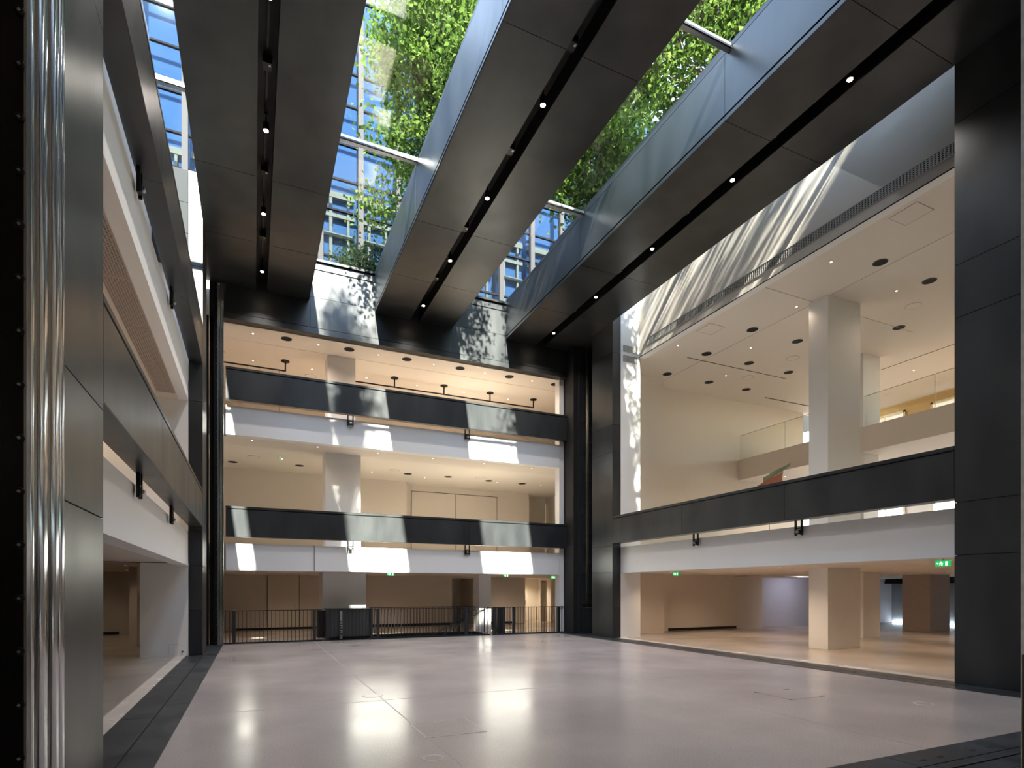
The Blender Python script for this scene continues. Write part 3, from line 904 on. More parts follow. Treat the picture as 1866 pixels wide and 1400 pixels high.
guide_rail('fluted chrome guide rail with a row of black bolts beside the mottled pillar', -1.03, 3.60, 11.25, True)
guide_rail('slim far chrome guide rail at the end of the back railing', -.99, 19.86, 11.25, False)

# concrete jamb close by
cj = thing('concrete_jamb', 'pale grey concrete jamb before the near black pillar', 'jamb', (7.0, 2.6, 0))
bx('shaft', 6.56, 7.4, 2.3, 2.90, 0, 10.2, 'concrete', cj, .01)
bx('joint_bead', 6.545, 6.57, 2.86, 2.88, 0, 1.1, 'cream', cj)

# ------------------------------------------------------------------ railing, lift gate, stair
post_m = box_mesh(.105, .05, 1.02, 'post'); post_m.materials.append(MAT['dark_paint'])
bal_m = box_mesh(.016, .016, 1.0, 'baluster'); bal_m.materials.append(MAT['dark_paint'])


def railing(label, x0, x1, y, posts, step=.115):
    t = thing('railing', label, 'railing', ((x0 + x1) / 2, y, 0))
    bx('top_rail', x0, x1, y - .02, y + .02, 1.04, 1.062, 'dark_paint', t)
    bx('bottom_rail', x0, x1, y - .025, y + .025, .004, .05, 'dark_paint', t)
    for p in posts:
        link('post', post_m, None, t, (p, y + .01, .53))
    x = x0 + .05
    while x < x1 - .02:
        if all(abs(x - p) > .07 for p in posts):
            link('baluster', bal_m, None, t, (x, y, .54))
        x += step
    return t


railing('dark steel railing between the far guide rail and the lift gate', -.86, 2.10, 20.12, [-.57, 1.85], .122)
railing('dark steel railing before the sunken stair', 3.80, 8.20, 20.12, [3.97, 7.26])
railing('dark steel railing before the lit doorway by the corner pillar', 8.30, 11.40, 20.12, [8.40, 8.78, 9.20, 11.2])
r4 = thing('railing', 'short railing across the slotted shaft', 'railing', (11.62, 18.85, 0))
bx('top_rail', 11.67, 11.70, 18.345, 19.305, 1.04, 1.065, 'dark_paint', r4)
bx('bottom_rail', 11.67, 11.70, 18.345, 19.305, .0, .05, 'dark_paint', r4)
for k in range(8):
    link('baluster', bal_m, None, r4, (11.685, 18.41 + .12 * k, .54))
r5 = thing('railing', 'railing along the rear of the sunken stair', 'railing', (6.0, 21.7, 0))
bx('top_rail', 3.95, 8.20, 21.68, 21.72, 1.04, 1.065, 'dark_paint', r5)
bx('bottom_rail', 3.95, 8.20, 21.68, 21.72, .028, .05, 'dark_paint', r5)
for k in range(33):
    link('baluster', bal_m, None, r5, (4.05 + .125 * k, 21.70, .54))
link('post', post_m, None, r5, (7.5, 21.70, .538))

lg = thing('lift_gate', 'dark ribbed steel lift gate box before the thick column', 'lift gate', (3.0, 20.6, 0))
bx('body', 2.32, 3.74, 20.26, 21.2, .10, 1.04, 'steel', lg)
for k in range(12):
    x = 2.40 + k * .118
    bx('rib', x, x + .10, 20.235, 20.26, .12, 1.04, 'steel', lg)
bx('post', 2.24, 2.34, 20.17, 20.30, 0, 1.08, 'dark_paint', lg)
bx('post', 3.72, 3.80, 20.17, 20.30, 0, 1.08, 'dark_paint', lg)
bx('top_plate', 2.24, 3.78, 20.2, 21.25, 1.04, 1.065, 'dark_paint', lg)
bx('side_door', 2.0, 2.24, 20.45, 20.5, .08, 1.02, 'black_steel', lg)
bx('side_door', 2.0, 2.05, 20.45, 21.0, .08, 1.02, 'dark_paint', lg)
bx('lock_post', 2.68, 2.76, 20.12, 20.17, .05, 1.0, 'alu', lg)
for k in range(7):
    bx('lock_roller', 2.66 + .03 * (k % 2), 2.72 + .03 * (k % 2), 20.09, 20.13, .10 + k * .085, .15 + k * .085, 'black_steel', lg)
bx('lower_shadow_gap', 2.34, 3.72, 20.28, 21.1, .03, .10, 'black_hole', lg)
g2 = thing('gate_leaf', 'dark folded steel gate leaf beside the slim column', 'gate', (8.95, 20.35, 0))
for k in range(3):
    bx('leaf', 8.62 + .06 * k, 8.64 + .06 * k, 20.2, 20.75, .05, 1.03, 'dark_paint', g2)
bx('hinge_post', 8.56, 8.60, 20.18, 20.24, 0, 1.05, 'dark_paint', g2)

# sunken stair
st = thing('staircase', 'sunken dark steel stair going down behind the railing', 'stairs', (6.0, 21.0, -1.2))
bx('pit_floor', 3.95, 8.25, 20.32, 21.75, -2.1, -2.05, 'dark_paint', st)
bx('pit_side', 3.95, 8.25, 21.72, 21.75, -2.05, -.0, 'steel_trim', st)
bx('pit_end', 8.22, 8.25, 20.32, 21.75, -2.05, .0, 'steel_trim', st)
bx('pit_end', 3.95, 3.98, 20.32, 21.75, -2.05, .0, 'steel_trim', st)
multi_box('edge_kerb', [(3.90, 8.3, 21.68, 21.80, -.02, .03), (3.90, 3.98, 20.3, 21.75, -.02, .03), (8.2, 8.3, 20.3, 21.75, -.02, .03)], 'steel_trim', st, (6, 21, 0))
for k in range(10):
    bx('tread', 7.9 - .29 * k, 8.2 - .29 * k, 20.4, 21.65, -.19 - .18 * k, -.15 - .18 * k, 'steel_trim', st)
bx('pit_side', 3.95, 8.25, 20.32, 20.35, -2.05, -.05, 'steel_trim', st)
for y in (20.40, 21.65):
    tube('stringer', [(8.24, y, -.16), (5.27, y, -2.03)], .055, 'steel_trim', st, 4)
for (y, lab) in ((20.55, 'sloping stair handrail nearer the back railing'), (21.45, 'sloping stair handrail farther behind the back railing')):
    hr = thing('stair_handrail', lab, 'handrail', (7.3, y, 0))
    tube('rail', [(8.50, y, 1.02), (8.28, y, 1.02), (8.0, y, .89), (6.3, y, -.08), (5.6, y, -.48)], .018, 'dark_paint', hr, 8)
    for x, z0, z1 in ((8.49, -.002, 1.02), (6.9, -.872, .27)):
        bx('stanchion', x - .012, x + .012, y - .012, y + .012, z0, z1, 'dark_paint', hr)

# ------------------------------------------------------------------ ceiling fittings
down_ring = lathe_mesh([(.034, 0), (.034, .012), (.022, .012)], 16, 'trim_ring', False); down_ring.materials.append(MAT['white'])
down_lens = lathe_mesh([(.022, .004), (.022, .008)], 16, 'lens'); down_lens.materials.append(MAT['small_glow'])
hole_ring = lathe_mesh([(.175, .0), (.160, .0), (.160, .16)], 28, 'recess_ring', False); hole_ring.materials.append(MAT['dark_paint'])
hole_disc = lathe_mesh([(.160, .158), (.160, .165)], 28, 'recess_top'); hole_disc.materials.append(MAT['black_hole'])
spk_rim = lathe_mesh([(.225, .006), (.225, -.004), (.20, -.004), (.20, .004)], 32, 'rim', False); spk_rim.materials.append(MAT['grille_metal'])
spk_disc = lathe_mesh([(.205, -.002), (.205, .006)], 32, 'disc'); spk_disc.materials.append(MAT['ceiling'])


def downlight(x, y, z, group, label, watt=0.0, col=WARM, cone=140):
    t = thing('downlight', label, 'downlight', (x, y, z), group)
    link('trim_ring', down_ring, None, t, (x, y, z - .012))
    link('lens', down_lens, None, t, (x, y, z - .012))
    if watt:
        lamp('downlight_beam', t, (x, y, z - .03), watt, col, .05, math.radians(cone), .9)
    return t


def can_opening(x, y, z, group, label):
    """round black recess: collar hanging a hair below the ceiling with a dark tray inside"""
    t = thing('ceiling_opening', label, 'ceiling opening', (x, y, z), group)
    link('recess_ring', lathe_mesh([(.175, -.003), (.16, -.003)], 28, 'recess_ring', False) if 'open_ring' not in spot_mesh else spot_mesh['open_ring'], 'dark_paint', t, (x, y, z))
    link('recess_top', spot_mesh['open_disc'], None, t, (x, y, z - .002))
    return t


spot_mesh['open_ring'] = lathe_mesh([(.178, .0), (.178, -.006), (.160, -.006), (.158, .0)], 28, 'recess_ring', False)
spot_mesh['open_ring'].materials.append(MAT['dark_paint'])
spot_mesh['open_disc'] = lathe_mesh([(.160, -.001), (.160, .001)], 28, 'recess_top')
spot_mesh['open_disc'].materials.append(MAT['black_hole'])


def speaker(x, y, z, group, label):
    t = thing('ceiling_speaker', label, 'speaker', (x, y, z), group)
    link('rim', spk_rim, None, t, (x, y, z - .004))
    link('disc', spk_disc, None, t, (x, y, z - .004))
    return t


# highest back gallery
for k in range(7):
    downlight(-.02 + 2.06 * k, 20.68, 10.20, 'downlights of the highest back gallery', 'tiny lit downlight in the ceiling edge of the highest back gallery', 36)
for k in range(6):
    can_opening(1.01 + 2.06 * k, 20.65, 10.20, 'openings of the highest back gallery', 'round dark opening between tiny downlights in the highest back gallery ceiling')
    speaker(2.06 * k, 23.85, 10.20, 'speakers of the highest back gallery', 'round flush speaker in the ceiling of the highest back gallery')
for k in range(6):
    downlight(-.02 + 2.06 * k, 23.1, 10.20, 'inner downlights of the highest back gallery', 'lit downlight above the black lighting pipe', 50)
pipe_xs = [([-1.1, 1.07], 'short black lighting pipe under the ceiling beside the white column'), ([3.45, 5.13, 7.19, 9.25, 11.33], 'long black lighting pipe hung from four round plates under the ceiling')]
for xs, lab in pipe_xs:
    t = thing('lighting_pipe', lab, 'lighting pipe', ((xs[0] + xs[-1]) / 2, 22.67, 9.7))
    tube('pipe', [(xs[0] - .3, 22.67, 9.83), (xs[-1], 22.67, 9.83)], .028, 'black_steel', t, 8)
    for x in xs if xs[0] < 0 else xs[1:]:
        tube('stem', [(x, 22.67, 9.81), (x, 22.67, 10.2)], .028, 'black_steel', t, 8)
        link('ceiling_plate', lathe_mesh([(.15, 0), (.15, .03), (.03, .05)], 20, 'ceiling_plate'), 'black_steel', t, (x, 22.67, 10.2)).rotation_euler = (math.pi, 0, 0)
pc = thing('hanging_cable', 'thin dark cable hanging from the short lighting pipe', 'cable', (.85, 22.67, 9.2))
tube('cable', [(.85, 22.67, 9.82), (.85, 22.67, 8.3)], .006, 'black_steel', pc, 5)
struct(bx('ceiling_joint', -.9, 12.7, 21.38, 21.39, 10.194, 10.21, 'grille_metal'), 'fine joint line in the ceiling of the highest back gallery', 'joint')

# middle back gallery
for k in range(6):
    downlight(-.05 + 2.06 * k, 20.66, 6.655, 'downlights of the middle back gallery', 'tiny lit downlight in the soffit of the middle back gallery', 12)
for (x, y, lab) in [(.0, 23.7, 'round flush speaker beside the edge-on exit sign in the middle back gallery'), (5.4, 23.9, 'round flush speaker beside the white column in the middle back gallery'), (9.3, 23.9, 'round flush speaker before the two flush doors of the middle back gallery')]:
    speaker(x, y, 6.77, 'speakers of the middle back gallery', lab)
for (x, y) in [(-.75, 25.0), (1.7, 24.6), (6.1, 24.4), (7.9, 24.3), (9.9, 24.4), (11.6, 24.4)]:
    can_opening(x, y, 6.77, 'openings of the middle back gallery', 'round dark opening in the ceiling of the middle back gallery')
for (x, y) in [(1.0, 23.6), (4.6, 24.6), (7.0, 24.9), (10.4, 24.6), (12.6, 24.4)]:
    downlight(x, y, 6.77, 'inner downlights of the middle back gallery', 'small lit downlight deep in the middle back gallery', 15)
# ground back gallery
for (x, y) in [(.0, 21.6), (5.6, 21.5), (10.6, 22.4), (1.5, 24.6), (5.6, 24.6), (11.5, 25.3)]:
    downlight(x, y, 2.36, 'downlights of the ground back gallery', 'tiny downlight in the low ceiling behind the railing', 24)
downlight(13.7, 27.9, 2.36, None, 'downlight of the lit cream lobby', 60, (1.0, .84, .62))
# right high gallery
for (x, y) in [(14.78, 9.49), (16.89, 9.5), (14.8, 13.66), (16.88, 13.66), (14.81, 15.73), (14.79, 17.84), (16.86, 15.72), (18.98, 15.75), (16.92, 17.84), (18.97, 17.83), (18.99, 11.59)]:
    can_opening(x, y, 10.2, 'openings of the high gallery', 'round black opening in the high gallery ceiling')
for (x, y, lab) in [(17.95, 10.54, 'round flush speaker in the high ceiling between the tall column and the near black pillar'), (17.96, 14.72, 'round flush speaker in the high ceiling between the tall column and the long dark joint'), (17.94, 16.79, 'round flush speaker in the high ceiling next to the beige end wall')]:
    speaker(x, y, 10.2, 'speakers of the high gallery', lab)
for (x, y) in [(13.6, 7.0), (13.6, 10.0), (14.8, 12.0), (15.85, 14.7), (16.6, 10.2), (18.0, 13.3), (18.0, 8.6), (13.4, 15.6), (17.0, 17.0)]:
    downlight(x, y, 10.2, 'downlights of the high gallery', 'tiny lit downlight in the high gallery ceiling', 12)
for (x, y) in [(23.2, 13.6), (24.0, 10.9), (24.0, 16.0), (25.0, 12.5), (24.0, 8.0)]:
    downlight(x, y, 10.2, 'downlights over the mezzanine', 'bright downlight over the mezzanine', 40)
for k, (x0, x1, y0, y1) in enumerate([(14.39, 19.45, 16.25, 16.275), (21.99, 22.01, 5, 14.2), (20.5, 24.2, 18.2, 18.25), (12.85, 19.8, 11.6, 11.606), (15.1, 15.106, 5, 19), (22.6, 22.61, 14.6, 16.4), (22.6, 24.2, 16.4, 16.41)]):
    struct(bx('ceiling_joint', x0, x1, y0, y1, 10.192, 10.21, 'black_hole' if k in (0, 1, 2, 5, 6) else 'grille_metal'), 'thin dark joint line in the high gallery ceiling', 'joint')
for (x, y, lab) in [(13.51, 7.98, 'flush square access panel in the high ceiling near the near black pillar'), (13.53, 14.19, 'flush square access panel in the high ceiling near the tall white pier')]:
    t = thing('access_panel', lab, 'access panel', (x, y, 10.2), 'access panels of the high gallery')
    bx('leaf', x - .3, x + .3, y - .3, y + .3, 10.192, 10.205, 'ceiling', t)
    multi_box('frame', [(x - .31, x - .30, y - .31, y + .31, 10.188, 10.205), (x + .30, x + .31, y - .31, y + .31, 10.188, 10.205), (x - .30, x + .30, y - .31, y - .30, 10.188, 10.205), (x - .30, x + .30, y + .30, y + .31, 10.188, 10.205)], 'joint_beige', t, (x, y, 10.2))
# under mezzanine
for (x, y) in [(22.0, 16.5), (22.0, 13.0), (22.0, 10.0)]:
    can_opening(x, y, 6.65, 'openings under the mezzanine', 'round dark opening under the mezzanine slab')
for (x, y) in [(21.0, 17.6), (22.5, 14.8), (22.5, 11.0), (22.5, 8.0)]:
    downlight(x, y, 6.65, 'downlights under the mezzanine', 'small downlight under the mezzanine slab', 40)
# right ground gallery
for (x, y) in [(13.6, 16.2), (13.9, 13.6), (13.6, 11.6), (13.6, 9.2), (13.6, 7.2), (17.0, 16.6), (17.6, 14.0), (17.8, 11.0), (18.0, 8.0), (22.0, 16.0), (22.4, 12.0), (23.0, 9.0)]:
    downlight(x, y, 2.36, 'downlights of the ground gallery', 'tiny downlight in the low ceiling of the ground gallery with white columns', 48, cone=140)
lamp('cool_wall_washer', None, (22.8, 17.6, 2.28), 30, (.78, .82, 1.0), .2, math.radians(150), 1.0, (23.0, 19.3, 1.0))
# left
for (x, y) in [(-4.6, 17.8), (-3.3, 19.2), (-4.6, 21.0), (-4.0, 23.5), (-5.2, 24.8)]:
    downlight(x, y, 2.42, 'downlights of the dark gallery', 'faint downlight in the dark ground gallery', 6)
for (x, y) in [(-3.4, 8), (-3.4, 11), (-3.4, 14), (-3.4, 16)]:
    downlight(x, y, 6.66, 'downlights beyond the perforated grille', 'downlight beyond the perforated grille', 40)

for (x, y) in [(-3.6, 8.5), (-3.6, 11.5), (-3.6, 14.5)]:  # added lamps that brighten the strip behind the parapet, no fittings known here
    downlight(x, y, 10.2, 'added fill lamps above the topmost parapet', 'unseen fill lamp added in the high ceiling above the topmost parapet', 60, (1.0, .95, .9))

# glass balustrade of the mezzanine
for k, (y0, y1, lab) in enumerate([(16.68, 19.08, 'clear glass balustrade pane against the beige end wall'), (14.12, 16.65, 'clear glass balustrade pane behind the tall column'), (11.02, 13.34, 'clear glass balustrade pane beside the mezzanine column'), (8.2, 10.98, 'clear glass balustrade pane towards the near black pillar'), (5.4, 8.16, 'clear glass balustrade pane behind the near black pillar')]):
    t = thing('glass_balustrade', lab, 'glass balustrade', (19.9, (y0 + y1) / 2, 7.5))
    bx('pane', 19.90, 19.915, y0, y1, 7.50, 8.65, 'rail_glass', t)
    bx('edge', 19.898, 19.917, y0, y0 + .015, 7.5, 8.65, 'grille_metal', t)
    bx('top_edge', 19.898, 19.917, y0, y1, 8.64, 8.655, 'grille_metal', t)

# exit signs


def exit_sign(label, x, y, z, facing, w=.26, h=.12):
    """green running figure sign; facing 'y' looks to -y, 'x' looks to -x"""
    t = thing('exit_sign', label, 'exit sign', (x, y, z), 'green exit signs')

    def B(name, a0, a1, d0, d1, z0, z1, mat, parent=t):
        if facing == 'y':
            return bx(name, x + a0, x + a1, y + d0, y + d1, z + z0, z + z1, mat, parent)
        return bx(name, x + d0, x + d1, y - a1, y - a0, z + z0, z + z1, mat, parent)
    B('plate', -w / 2, w / 2, 0, .03, 0, h, 'exit_green')
    B('hanger', -.01, .01, .01, .02, h, h + .10, 'alu')
    # pictogram: door panel, running figure, arrow
    B('door_symbol', .055, .095, -.004, 0, .02, h - .02, 'exit_white')
    man = bpy.data.objects.new('figure_symbol', None); C.objects.link(man); man.parent = t
    for (a0, a1, z0, z1) in [(-.035, -.020, .085, .100), (-.045, -.010, .050, .082), (-.055, -.040, .025, .050), (-.018, .000, .018, .050), (-.010, .012, .062, .072), (-.06, -.045, .06, .07)]:
        B('limb_symbol', a0, a1, -.004, 0, z0, z1, 'exit_white', man)
    for k in range(4):
        B('arrow_symbol', -.115 + .009 * k, -.106 + .009 * k, -.004, 0, .06 - .007 * k if k < 3 else .053, .066 + .007 * k if k < 3 else .073, 'exit_white')
    return t


exit_sign('green exit sign under the spandrel beside the thick column', 4.52, 20.6, 2.235, 'y')
exit_sign('green exit sign beside the slim column', 9.35, 21.2, 2.25, 'y', .16)
exit_sign('green exit sign near the corner pillar over the lit doorway', 11.36, 20.85, 2.19, 'y', .24)
exit_sign('green exit sign by the tall white pier in the ground gallery', 13.0, 15.25, 2.20, 'x')
exit_sign('green exit sign near the near black pillar', 13.0, 7.06, 2.20, 'x', .28)
exit_sign('green exit sign seen edge on in the middle back gallery', .9, 23.0, 6.6, 'x', .2)

# ------------------------------------------------------------------ vent grilles


def grille(label, origin, u, v, lu, lv, nu, nv, mat, n, cat='vent grille', bar=.35):
    """perforated plate: frame plus crossing bars over a dark backing, u/v unit vectors, n outward normal"""
    o, u, v, n = map(Vector, (origin, u, v, n))
    t = thing('vent_grille', label, cat, o + u * lu / 2 + v * lv / 2)
    tl_ = wloc(t)

    def quadbox(lst):
        V, F_ = [], []
        for (a0, a1, b0, b1, h0, h1) in lst:
            k = len(V)
            for hh in (h0, h1):
                for (a, b) in ((a0, b0), (a1, b0), (a1, b1), (a0, b1)):
                    V.append(tuple(o + u * a + v * b + n * hh - tl_))
            F_ += [tuple(k + i for i in q) for q in ((0, 3, 2, 1), (4, 5, 6, 7), (0, 1, 5, 4), (1, 2, 6, 5), (2, 3, 7, 6), (3, 0, 4, 7))]
        m = bpy.data.meshes.new('g'); m.from_pydata(V, [], F_); m.validate(); return m
    link('backing', quadbox([(0, lu, 0, lv, -.002, .001)]), 'black_hole', t, tl_)
    fr = .012
    link('frame', quadbox([(0, lu, 0, fr, 0, .012), (0, lu, lv - fr, lv, 0, .012), (0, fr, fr, lv - fr, 0, .012), (lu - fr, lu, fr, lv - fr, 0, .012)]), mat, t, tl_)
    du, dv = lu / nu, lv / nv
    bars = [(du * i - du * bar / 2, du * i + du * bar / 2, 0, lv, .001, .008) for i in range(1, nu)]
    bars += [(0, lu, dv * j - dv * bar / 2, dv * j + dv * bar / 2, .001, .006) for j in range(1, nv)]
    p = link('mesh_bars', quadbox(bars), mat, t, tl_)
    p['kind'] = 'stuff'
    return t


grille('long perforated vent grille along the white streaked wall', (WR, 6.0, 10.46), (0, 1, 0), (0, 0, 1), 10.5, .25, 150, 6, 'grille_metal', (-1, 0, 0))
grille('upper small perforated vent grille on the tall white pier', (12.10, YF, 10.30), (1, 0, 0), (0, 0, 1), .60, .24, 12, 6, 'grille_metal', (0, -1, 0))
grille('lower small perforated vent grille on the tall white pier', (12.10, YF, 9.94), (1, 0, 0), (0, 0, 1), .60, .24, 12, 6, 'grille_metal', (0, -1, 0))
GP = ['farthest', 'second farthest', 'middle', 'second nearest', 'nearest', 'hindmost']
for k in range(6):
    y0 = 5.0 + k * 1.92
    grille('perforated ceiling grille panel above the mottled parapet, ' + ['first before the mottled pillar', 'second from the mottled pillar', 'third from the mottled pillar', 'third from the white end wall', 'second from the white end wall', 'next to the white end wall'][k],
           (-2.20, y0, 6.655), (0, 1, 0), (1, 0, 0), 1.90, .41, 48, 10, 'grille_warm', (0, 0, -1))

# ------------------------------------------------------------------ guessed cloths on an invented stand, for an unidentified blurred patch
cs = thing('blur_stand_in', 'invented stand with red and green cloths for an unidentified blurred patch', 'stand', (18.7, 16.4, 3.203))
tube('pole', [(18.7, 16.4, 3.203), (18.7, 16.4, 5.9)], .015, 'alu', cs, 8)
link('foot', lathe_mesh([(.18, 0), (.18, .02), (.03, .04)], 20, 'foot'), 'alu', cs, (18.7, 16.4, 3.203))


def sheet(name, mat, parent, p0, p1, p2, p3, amp):
    V, F_ = [], []
    nu, nv = 16, 5
    L = wloc(parent)
    for side in (0, 1):
        for i in range(nu + 1):
            for j in range(nv + 1):
                a, b = i / nu, j / nv
                p = (Vector(p0) * (1 - a) + Vector(p1) * a) * (1 - b) + (Vector(p3) * (1 - a) + Vector(p2) * a) * b
                p += Vector((amp * math.sin(9 * a + 3 * b), 0, amp * .6 * math.sin(6 * a))) + Vector((.012 * side, 0, 0))
                V.append(tuple(p - L))
        off = side * (nu + 1) * (nv + 1)
        for i in range(nu):
            for j in range(nv):
                q = off + i * (nv + 1) + j
                F_.append((q, q + nv + 1, q + nv + 2, q + 1) if side else (q, q + 1, q + nv + 2, q + nv + 1))
    m = bpy.data.meshes.new(name); m.from_pydata(V, [], F_)
    return link(name, m, mat, parent, L)


# ------------------------------------------------------------------ outside: glazed facade, planters, trees, shrub
fa = thing('glazed_facade', 'blue glazed facade with pale posts and cream window frames beyond the glass roof', 'building', (5, 23.5, 12.64))
bx('core_wall', -6, 22, 24.75, 25.0, 12.64, 27, 'facade_glass', fa)
px = [-3.80 + 1.55 * k for k in range(16)]
tz = [12.70, 15.0, 16.9, 18.15, 19.6, 21.2, 22.55, 24.1, 25.6]
for x in px:
    bx('post', x - .10, x + .10, 23.45, 23.70, 12.64, 27, 'facade_post', fa)
for z in tz:
    bx('transom', -3.9, 19.6, 23.56, 23.66, z - .035, z + .035, 'facade_dark', fa)
for i in range(len(px) - 1):
    for j in range(len(tz) - 1):
        bx('pane', px[i] + .10, px[i + 1] - .10, 23.60, 23.62, tz[j] + .035, tz[j + 1] - .035, 'facade_pane', fa)
# inner cream window frames
for i in range(len(px) - 1):
    xa, xb = px[i] + .12, px[i + 1] - .12
    wf = multi_box('window_frame', [(xa, xb, 24.3, 24.45, 17.85, 18.1), (xa, xb, 24.3, 24.42, 17.05, 17.2), (xa, xb, 24.3, 24.42, 16.25, 16.4), (xa, xb, 24.3, 24.5, 14.85, 15.1),
                              (xa + .30, xa + .42, 24.32, 24.44, 12.7, 17.9), (xb - .30, xb - .20, 24.32, 24.44, 12.7, 17.9)], 'cream', fa, ((xa + xb) / 2, 24.4, 15))
    bx('window_pane', xa, xb, 24.50, 24.52, 12.7, 17.9, 'facade_glass', wf)


nb = thing('sun_block_building', 'unseen stone building added behind the camera to keep sun off the atrium floor', 'building', (10, -6.1, 12.64))  # added out of view, its top edge sets where the sun is cut off
bx('body', -14, 34, -8.2, -4.0, 12.64, 23.5, 'pink_stone', nb)
bx('cornice', -14, 34, -8.3, -3.9, 23.5, 23.8, 'pink_stone', nb)
for j in range(3):
    for k in range(15):
        wf = multi_box('window_frame', [(-11 + 3 * k, -10.9 + 3 * k, -4.0, -3.92, 13.6 + 3.4 * j, 16.0 + 3.4 * j), (-9.6 + 3 * k, -9.5 + 3 * k, -4.0, -3.92, 13.6 + 3.4 * j, 16.0 + 3.4 * j), (-10.9 + 3 * k, -9.6 + 3 * k, -4.0, -3.92, 15.9 + 3.4 * j, 16.0 + 3.4 * j)], 'cream', nb, (-10.25 + 3 * k, -4, 14.8 + 3.4 * j))
        bx('window_pane', -10.9 + 3 * k, -9.6 + 3 * k, -4.0, -3.99, 13.6 + 3.4 * j, 15.9 + 3.4 * j, 'facade_glass', wf)


def leaves_mesh(name, centers, seed, size):
    """one folded leaf (two triangles) per centre"""
    rng = np.random.default_rng(seed)
    n = len(centers)
    c = np.asarray(centers)
    d = rng.normal(size=(n, 3)); d[:, 2] -= .35
    d /= np.linalg.norm(d, axis=1)[:, None]
    e = rng.normal(size=(n, 3))
    e -= d * np.sum(d * e, axis=1)[:, None]
    e /= np.linalg.norm(e, axis=1)[:, None]
    nn = np.cross(d, e)
    s = size * rng.uniform(.65, 1.25, size=n)[:, None]
    p0 = c
    p1 = c + d * s * .45 + e * s * .36 + nn * s * .10
    p2 = c + d * s
    p3 = c + d * s * .45 - e * s * .36 + nn * s * .10
    V = np.stack([p0, p1, p2, p3], 1).reshape(-1, 3)
    m = bpy.data.meshes.new(name)
    m.vertices.add(4 * n); m.vertices.foreach_set('co', V.astype(np.float32).ravel())
    tri = np.empty((n, 6), np.int32)
    b = np.arange(n, dtype=np.int32) * 4
    tri[:, 0] = b; tri[:, 1] = b + 1; tri[:, 2] = b + 2; tri[:, 3] = b; tri[:, 4] = b + 2; tri[:, 5] = b + 3
    m.loops.add(6 * n); m.loops.foreach_set('vertex_index', tri.ravel())
    m.polygons.add(2 * n)
    m.polygons.foreach_set('loop_start', np.arange(0, 6 * n, 3, dtype=np.int32))
    m.update(); m.validate()
    return m


def tree(label, base, height, lobes, n_leaves, seed, leaf=.15, mat='leaf', reach=None, pot=None, xreach=None):
    """lobes: list of (centre offset, radii) of the crown; reach: world y range the crown keeps to beside
    its neighbours; pot: world x/y footprint of the planter it grows from"""
    rnd = random.Random(seed)
    rng = np.random.default_rng(seed)
    B = Vector(base)
    t = thing('tree', label, 'tree', base)
    top = Vector((0, 0, height))
    trunk = [(Vector((0, 0, -.03)), .13), (Vector((.05, .03, height * .25)), .11), (Vector((-.04, .06, height * .5)), .085), (Vector((.03, -.02, height * .75)), .05), (top, .02)]
    tube('trunk', [B + p for p, r in trunk], [r for p, r in trunk], 'bark', t, 9)
    pts = []
    weights = [l[1][0] * l[1][1] * l[1][2] for l in lobes]
    tot = sum(weights)
    for (c, r), w in zip(lobes, weights):
        k = max(1, int(round(7 * w / tot * len(lobes))))
        for _ in range(k):
            a = rnd.uniform(0, 2 * math.pi); q = rnd.uniform(.35, .9); zz = rnd.uniform(-.6, .8)
            e = Vector((c[0] + r[0] * q * math.cos(a), c[1] + r[1] * q * math.sin(a), c[2] + r[2] * zz))
            s = Vector((0, 0, max(.6, min(height * .85, e.z - rnd.uniform(.6, 1.6)))))
            mid = (s + e) / 2 + Vector((rnd.uniform(-.2, .2), rnd.uniform(-.2, .2), rnd.uniform(0, .3)))
            tube('branch', [B + s, B + mid, B + e], [.045, .03, .010], 'bark', t, 6)
        ncl = max(6, int(110 * w / tot))
        per = int(n_leaves * w / tot / ncl)
        for _ in range(ncl):
            v = rng.normal(size=3); v /= np.linalg.norm(v)
            q = rng.uniform(.25, 1.0) ** .5
            cc = np.array(c) + v * np.array(r) * q
            spread = rng.uniform(.22, .48)
            pts.append(cc + rng.normal(size=(per, 3)) * spread * np.array([1, 1, .75]))
    P = np.concatenate(pts)
    P = P[P[:, 2] > (.2 if base[2] < 12.7 else -.35)]   # no leaf reaches down through the roof or the glass
    if pot:
        inside = (P[:, 0] + base[0] > pot[0] - .22) & (P[:, 0] + base[0] < pot[1] + .22) & (P[:, 1] + base[1] > pot[2] - .22) & (P[:, 1] + base[1] < pot[3] + .22)
        P = P[~(inside & (P[:, 2] < .34))]      # the box and its earth stay free of leaves
    if xreach:
        wx = .15 * np.sin(2.1 * (P[:, 1] + base[1]) + 1.3 * (P[:, 2] + base[2]))
        xx = P[:, 0] + base[0]
        P = P[(xx > xreach[0] + wx + .1) & (xx < xreach[1] + wx - .1)]
    if reach:
        # crowns of neighbours meet along a wavering line
        wob = .18 * np.sin(2.3 * P[:, 0] + 1.7 * P[:, 2])
        yy = P[:, 1] + base[1]
        P = P[(yy > reach[0] + wob + .1) & (yy < reach[1] + wob - .1)]
    m = leaves_mesh('foliage', P, seed + 5, leaf)
    f = link('foliage', m, mat, t, base)
    f['kind'] = 'stuff'
    return t


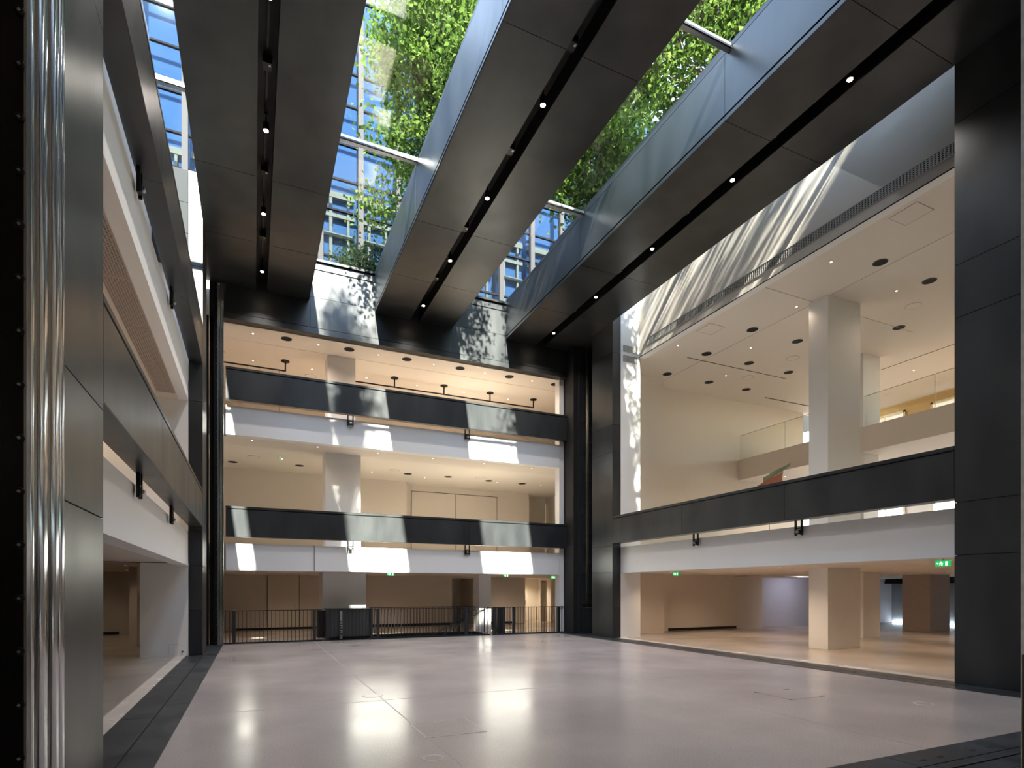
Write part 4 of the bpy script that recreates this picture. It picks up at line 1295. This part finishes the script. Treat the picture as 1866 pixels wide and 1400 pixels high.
for (x0, x1, y0, y1, lab) in [(4.2, 6.2, 15.6, 19.0, 'roof planter box above the middle beam'), (9.2, 11.3, 9.0, 17.2, 'long roof planter box above the beam next to the white streaked wall'), (.2, 1.6, 7.6, 10.0, 'small roof planter box above the beam beside the topmost parapet'), (10.3, 11.55, 5.6, 7.6, 'short roof planter box with the sparse young tree')]:
    p = thing('planter', lab, 'planter', ((x0 + x1) / 2, (y0 + y1) / 2, 12.8))
    multi_box('box_side', [(x0, x1, y0, y0 + .06, 12.8, 13.4), (x0, x1, y1 - .06, y1, 12.8, 13.4), (x0, x0 + .06, y0, y1, 12.8, 13.4), (x1 - .06, x1, y0, y1, 12.8, 13.4)], 'dark_paint', p, ((x0 + x1) / 2, (y0 + y1) / 2, 12.8))
    bx('earth', x0 + .06, x1 - .06, y0 + .06, y1 - .06, 12.8, 13.3, 'soil', p)
tree('leafy green tree in the planter above the middle beam', (5.3, 17.4, 13.3), 7.5,
     [((-.5, -.2, 2.2), (1.6, 1.3, 1.6)), ((-.9, -.6, 4.2), (1.3, 1.4, 1.6)), ((.2, -.8, 5.8), (1.8, 1.8, 2.2)), ((-1.2, .5, 1.0), (1.0, .9, .9)), ((-.7, 1.3, .5), (.7, .5, .6)), ((.5, -.6, 3.2), (1.4, 1.4, 1.8)), ((-.4, -2.2, 4.0), (1.5, 1.2, 1.6)), ((1.4, -1.8, 1.8), (1.0, 1.2, 1.2))], 27000, 3, pot=(4.2, 6.2, 15.6, 19.0), xreach=(0, 7.85))
tree('dense green tree over the streaked wall beam, nearer the back wall', (10.2, 15.3, 13.3), 6.5,
     [((-.6, .1, 2.2), (1.7, 1.5, 1.7)), ((0, -.3, 4.0), (1.9, 1.6, 1.9)), ((-.2, .7, 1.4), (1.3, 1.1, .8)), ((.9, -.8, 1.8), (1.1, .9, 1.0))], 16000, 11, reach=(13.0, 18.5), pot=(9.2, 11.3, 9.0, 17.2), xreach=(7.85, 14))
tree('dense green tree over the streaked wall beam, farther from the back wall', (10.3, 10.6, 13.3), 6.8,
     [((-.5, .6, 1.9), (1.6, 1.5, 1.4)), ((0, .3, 3.8), (1.9, 1.7, 1.8)), ((.7, -.6, 2.3), (1.4, 1.0, 1.5))], 15000, 21, reach=(8.6, 13.0), pot=(9.2, 11.3, 9.0, 17.2))
tree('unseen sparse young tree added to throw leaf streaks on the white upper wall', (11.1, 6.6, 13.3), 5.6,
     [((.6, .4, 1.8), (.6, 1.4, 1.2)), ((.5, -.3, 3.6), (.7, 1.4, 1.5)), ((.7, 1.2, 2.6), (.5, .7, 1.2))], 1100, 51, .2, reach=(4.2, 8.6), pot=(10.3, 11.55, 5.6, 7.6))  # added out of view for the streaks its leaves cast
tree('unseen slender tree added over the beam to throw a shade stripe on the back wall', (1.3, 8.8, 13.3), 7.6,
     [((.25, 0, 3.2), (.35, 1.3, 1.3)), ((.3, .2, 5.0), (.45, 1.6, 1.7)), ((.2, 0, 6.6), (.4, 1.4, 1.2))], 7000, 41, pot=(.2, 1.6, 7.6, 10.0))  # added out of view, crown shaped for its shadow stripe alone
tree('dark small shrub on the roof edge below the cream windows', (4.0, 21.4, 12.64), 1.3,
     [((-.4, 0, .9), (.8, .6, .6)), ((.7, 0, .8), (.8, .6, .6))], 5000, 31, .12, 'leaf_dark')
sheet('red_patch', 'red_patch', cs, (18.66, 17.0, 5.95), (18.66, 15.75, 6.32), (18.66, 15.75, 5.9), (18.66, 17.0, 5.6), .03)
sheet('green_patch', 'green_patch', cs, (18.72, 16.75, 6.25), (18.72, 15.45, 6.62), (18.72, 15.45, 6.48), (18.72, 16.75, 6.02), .03)
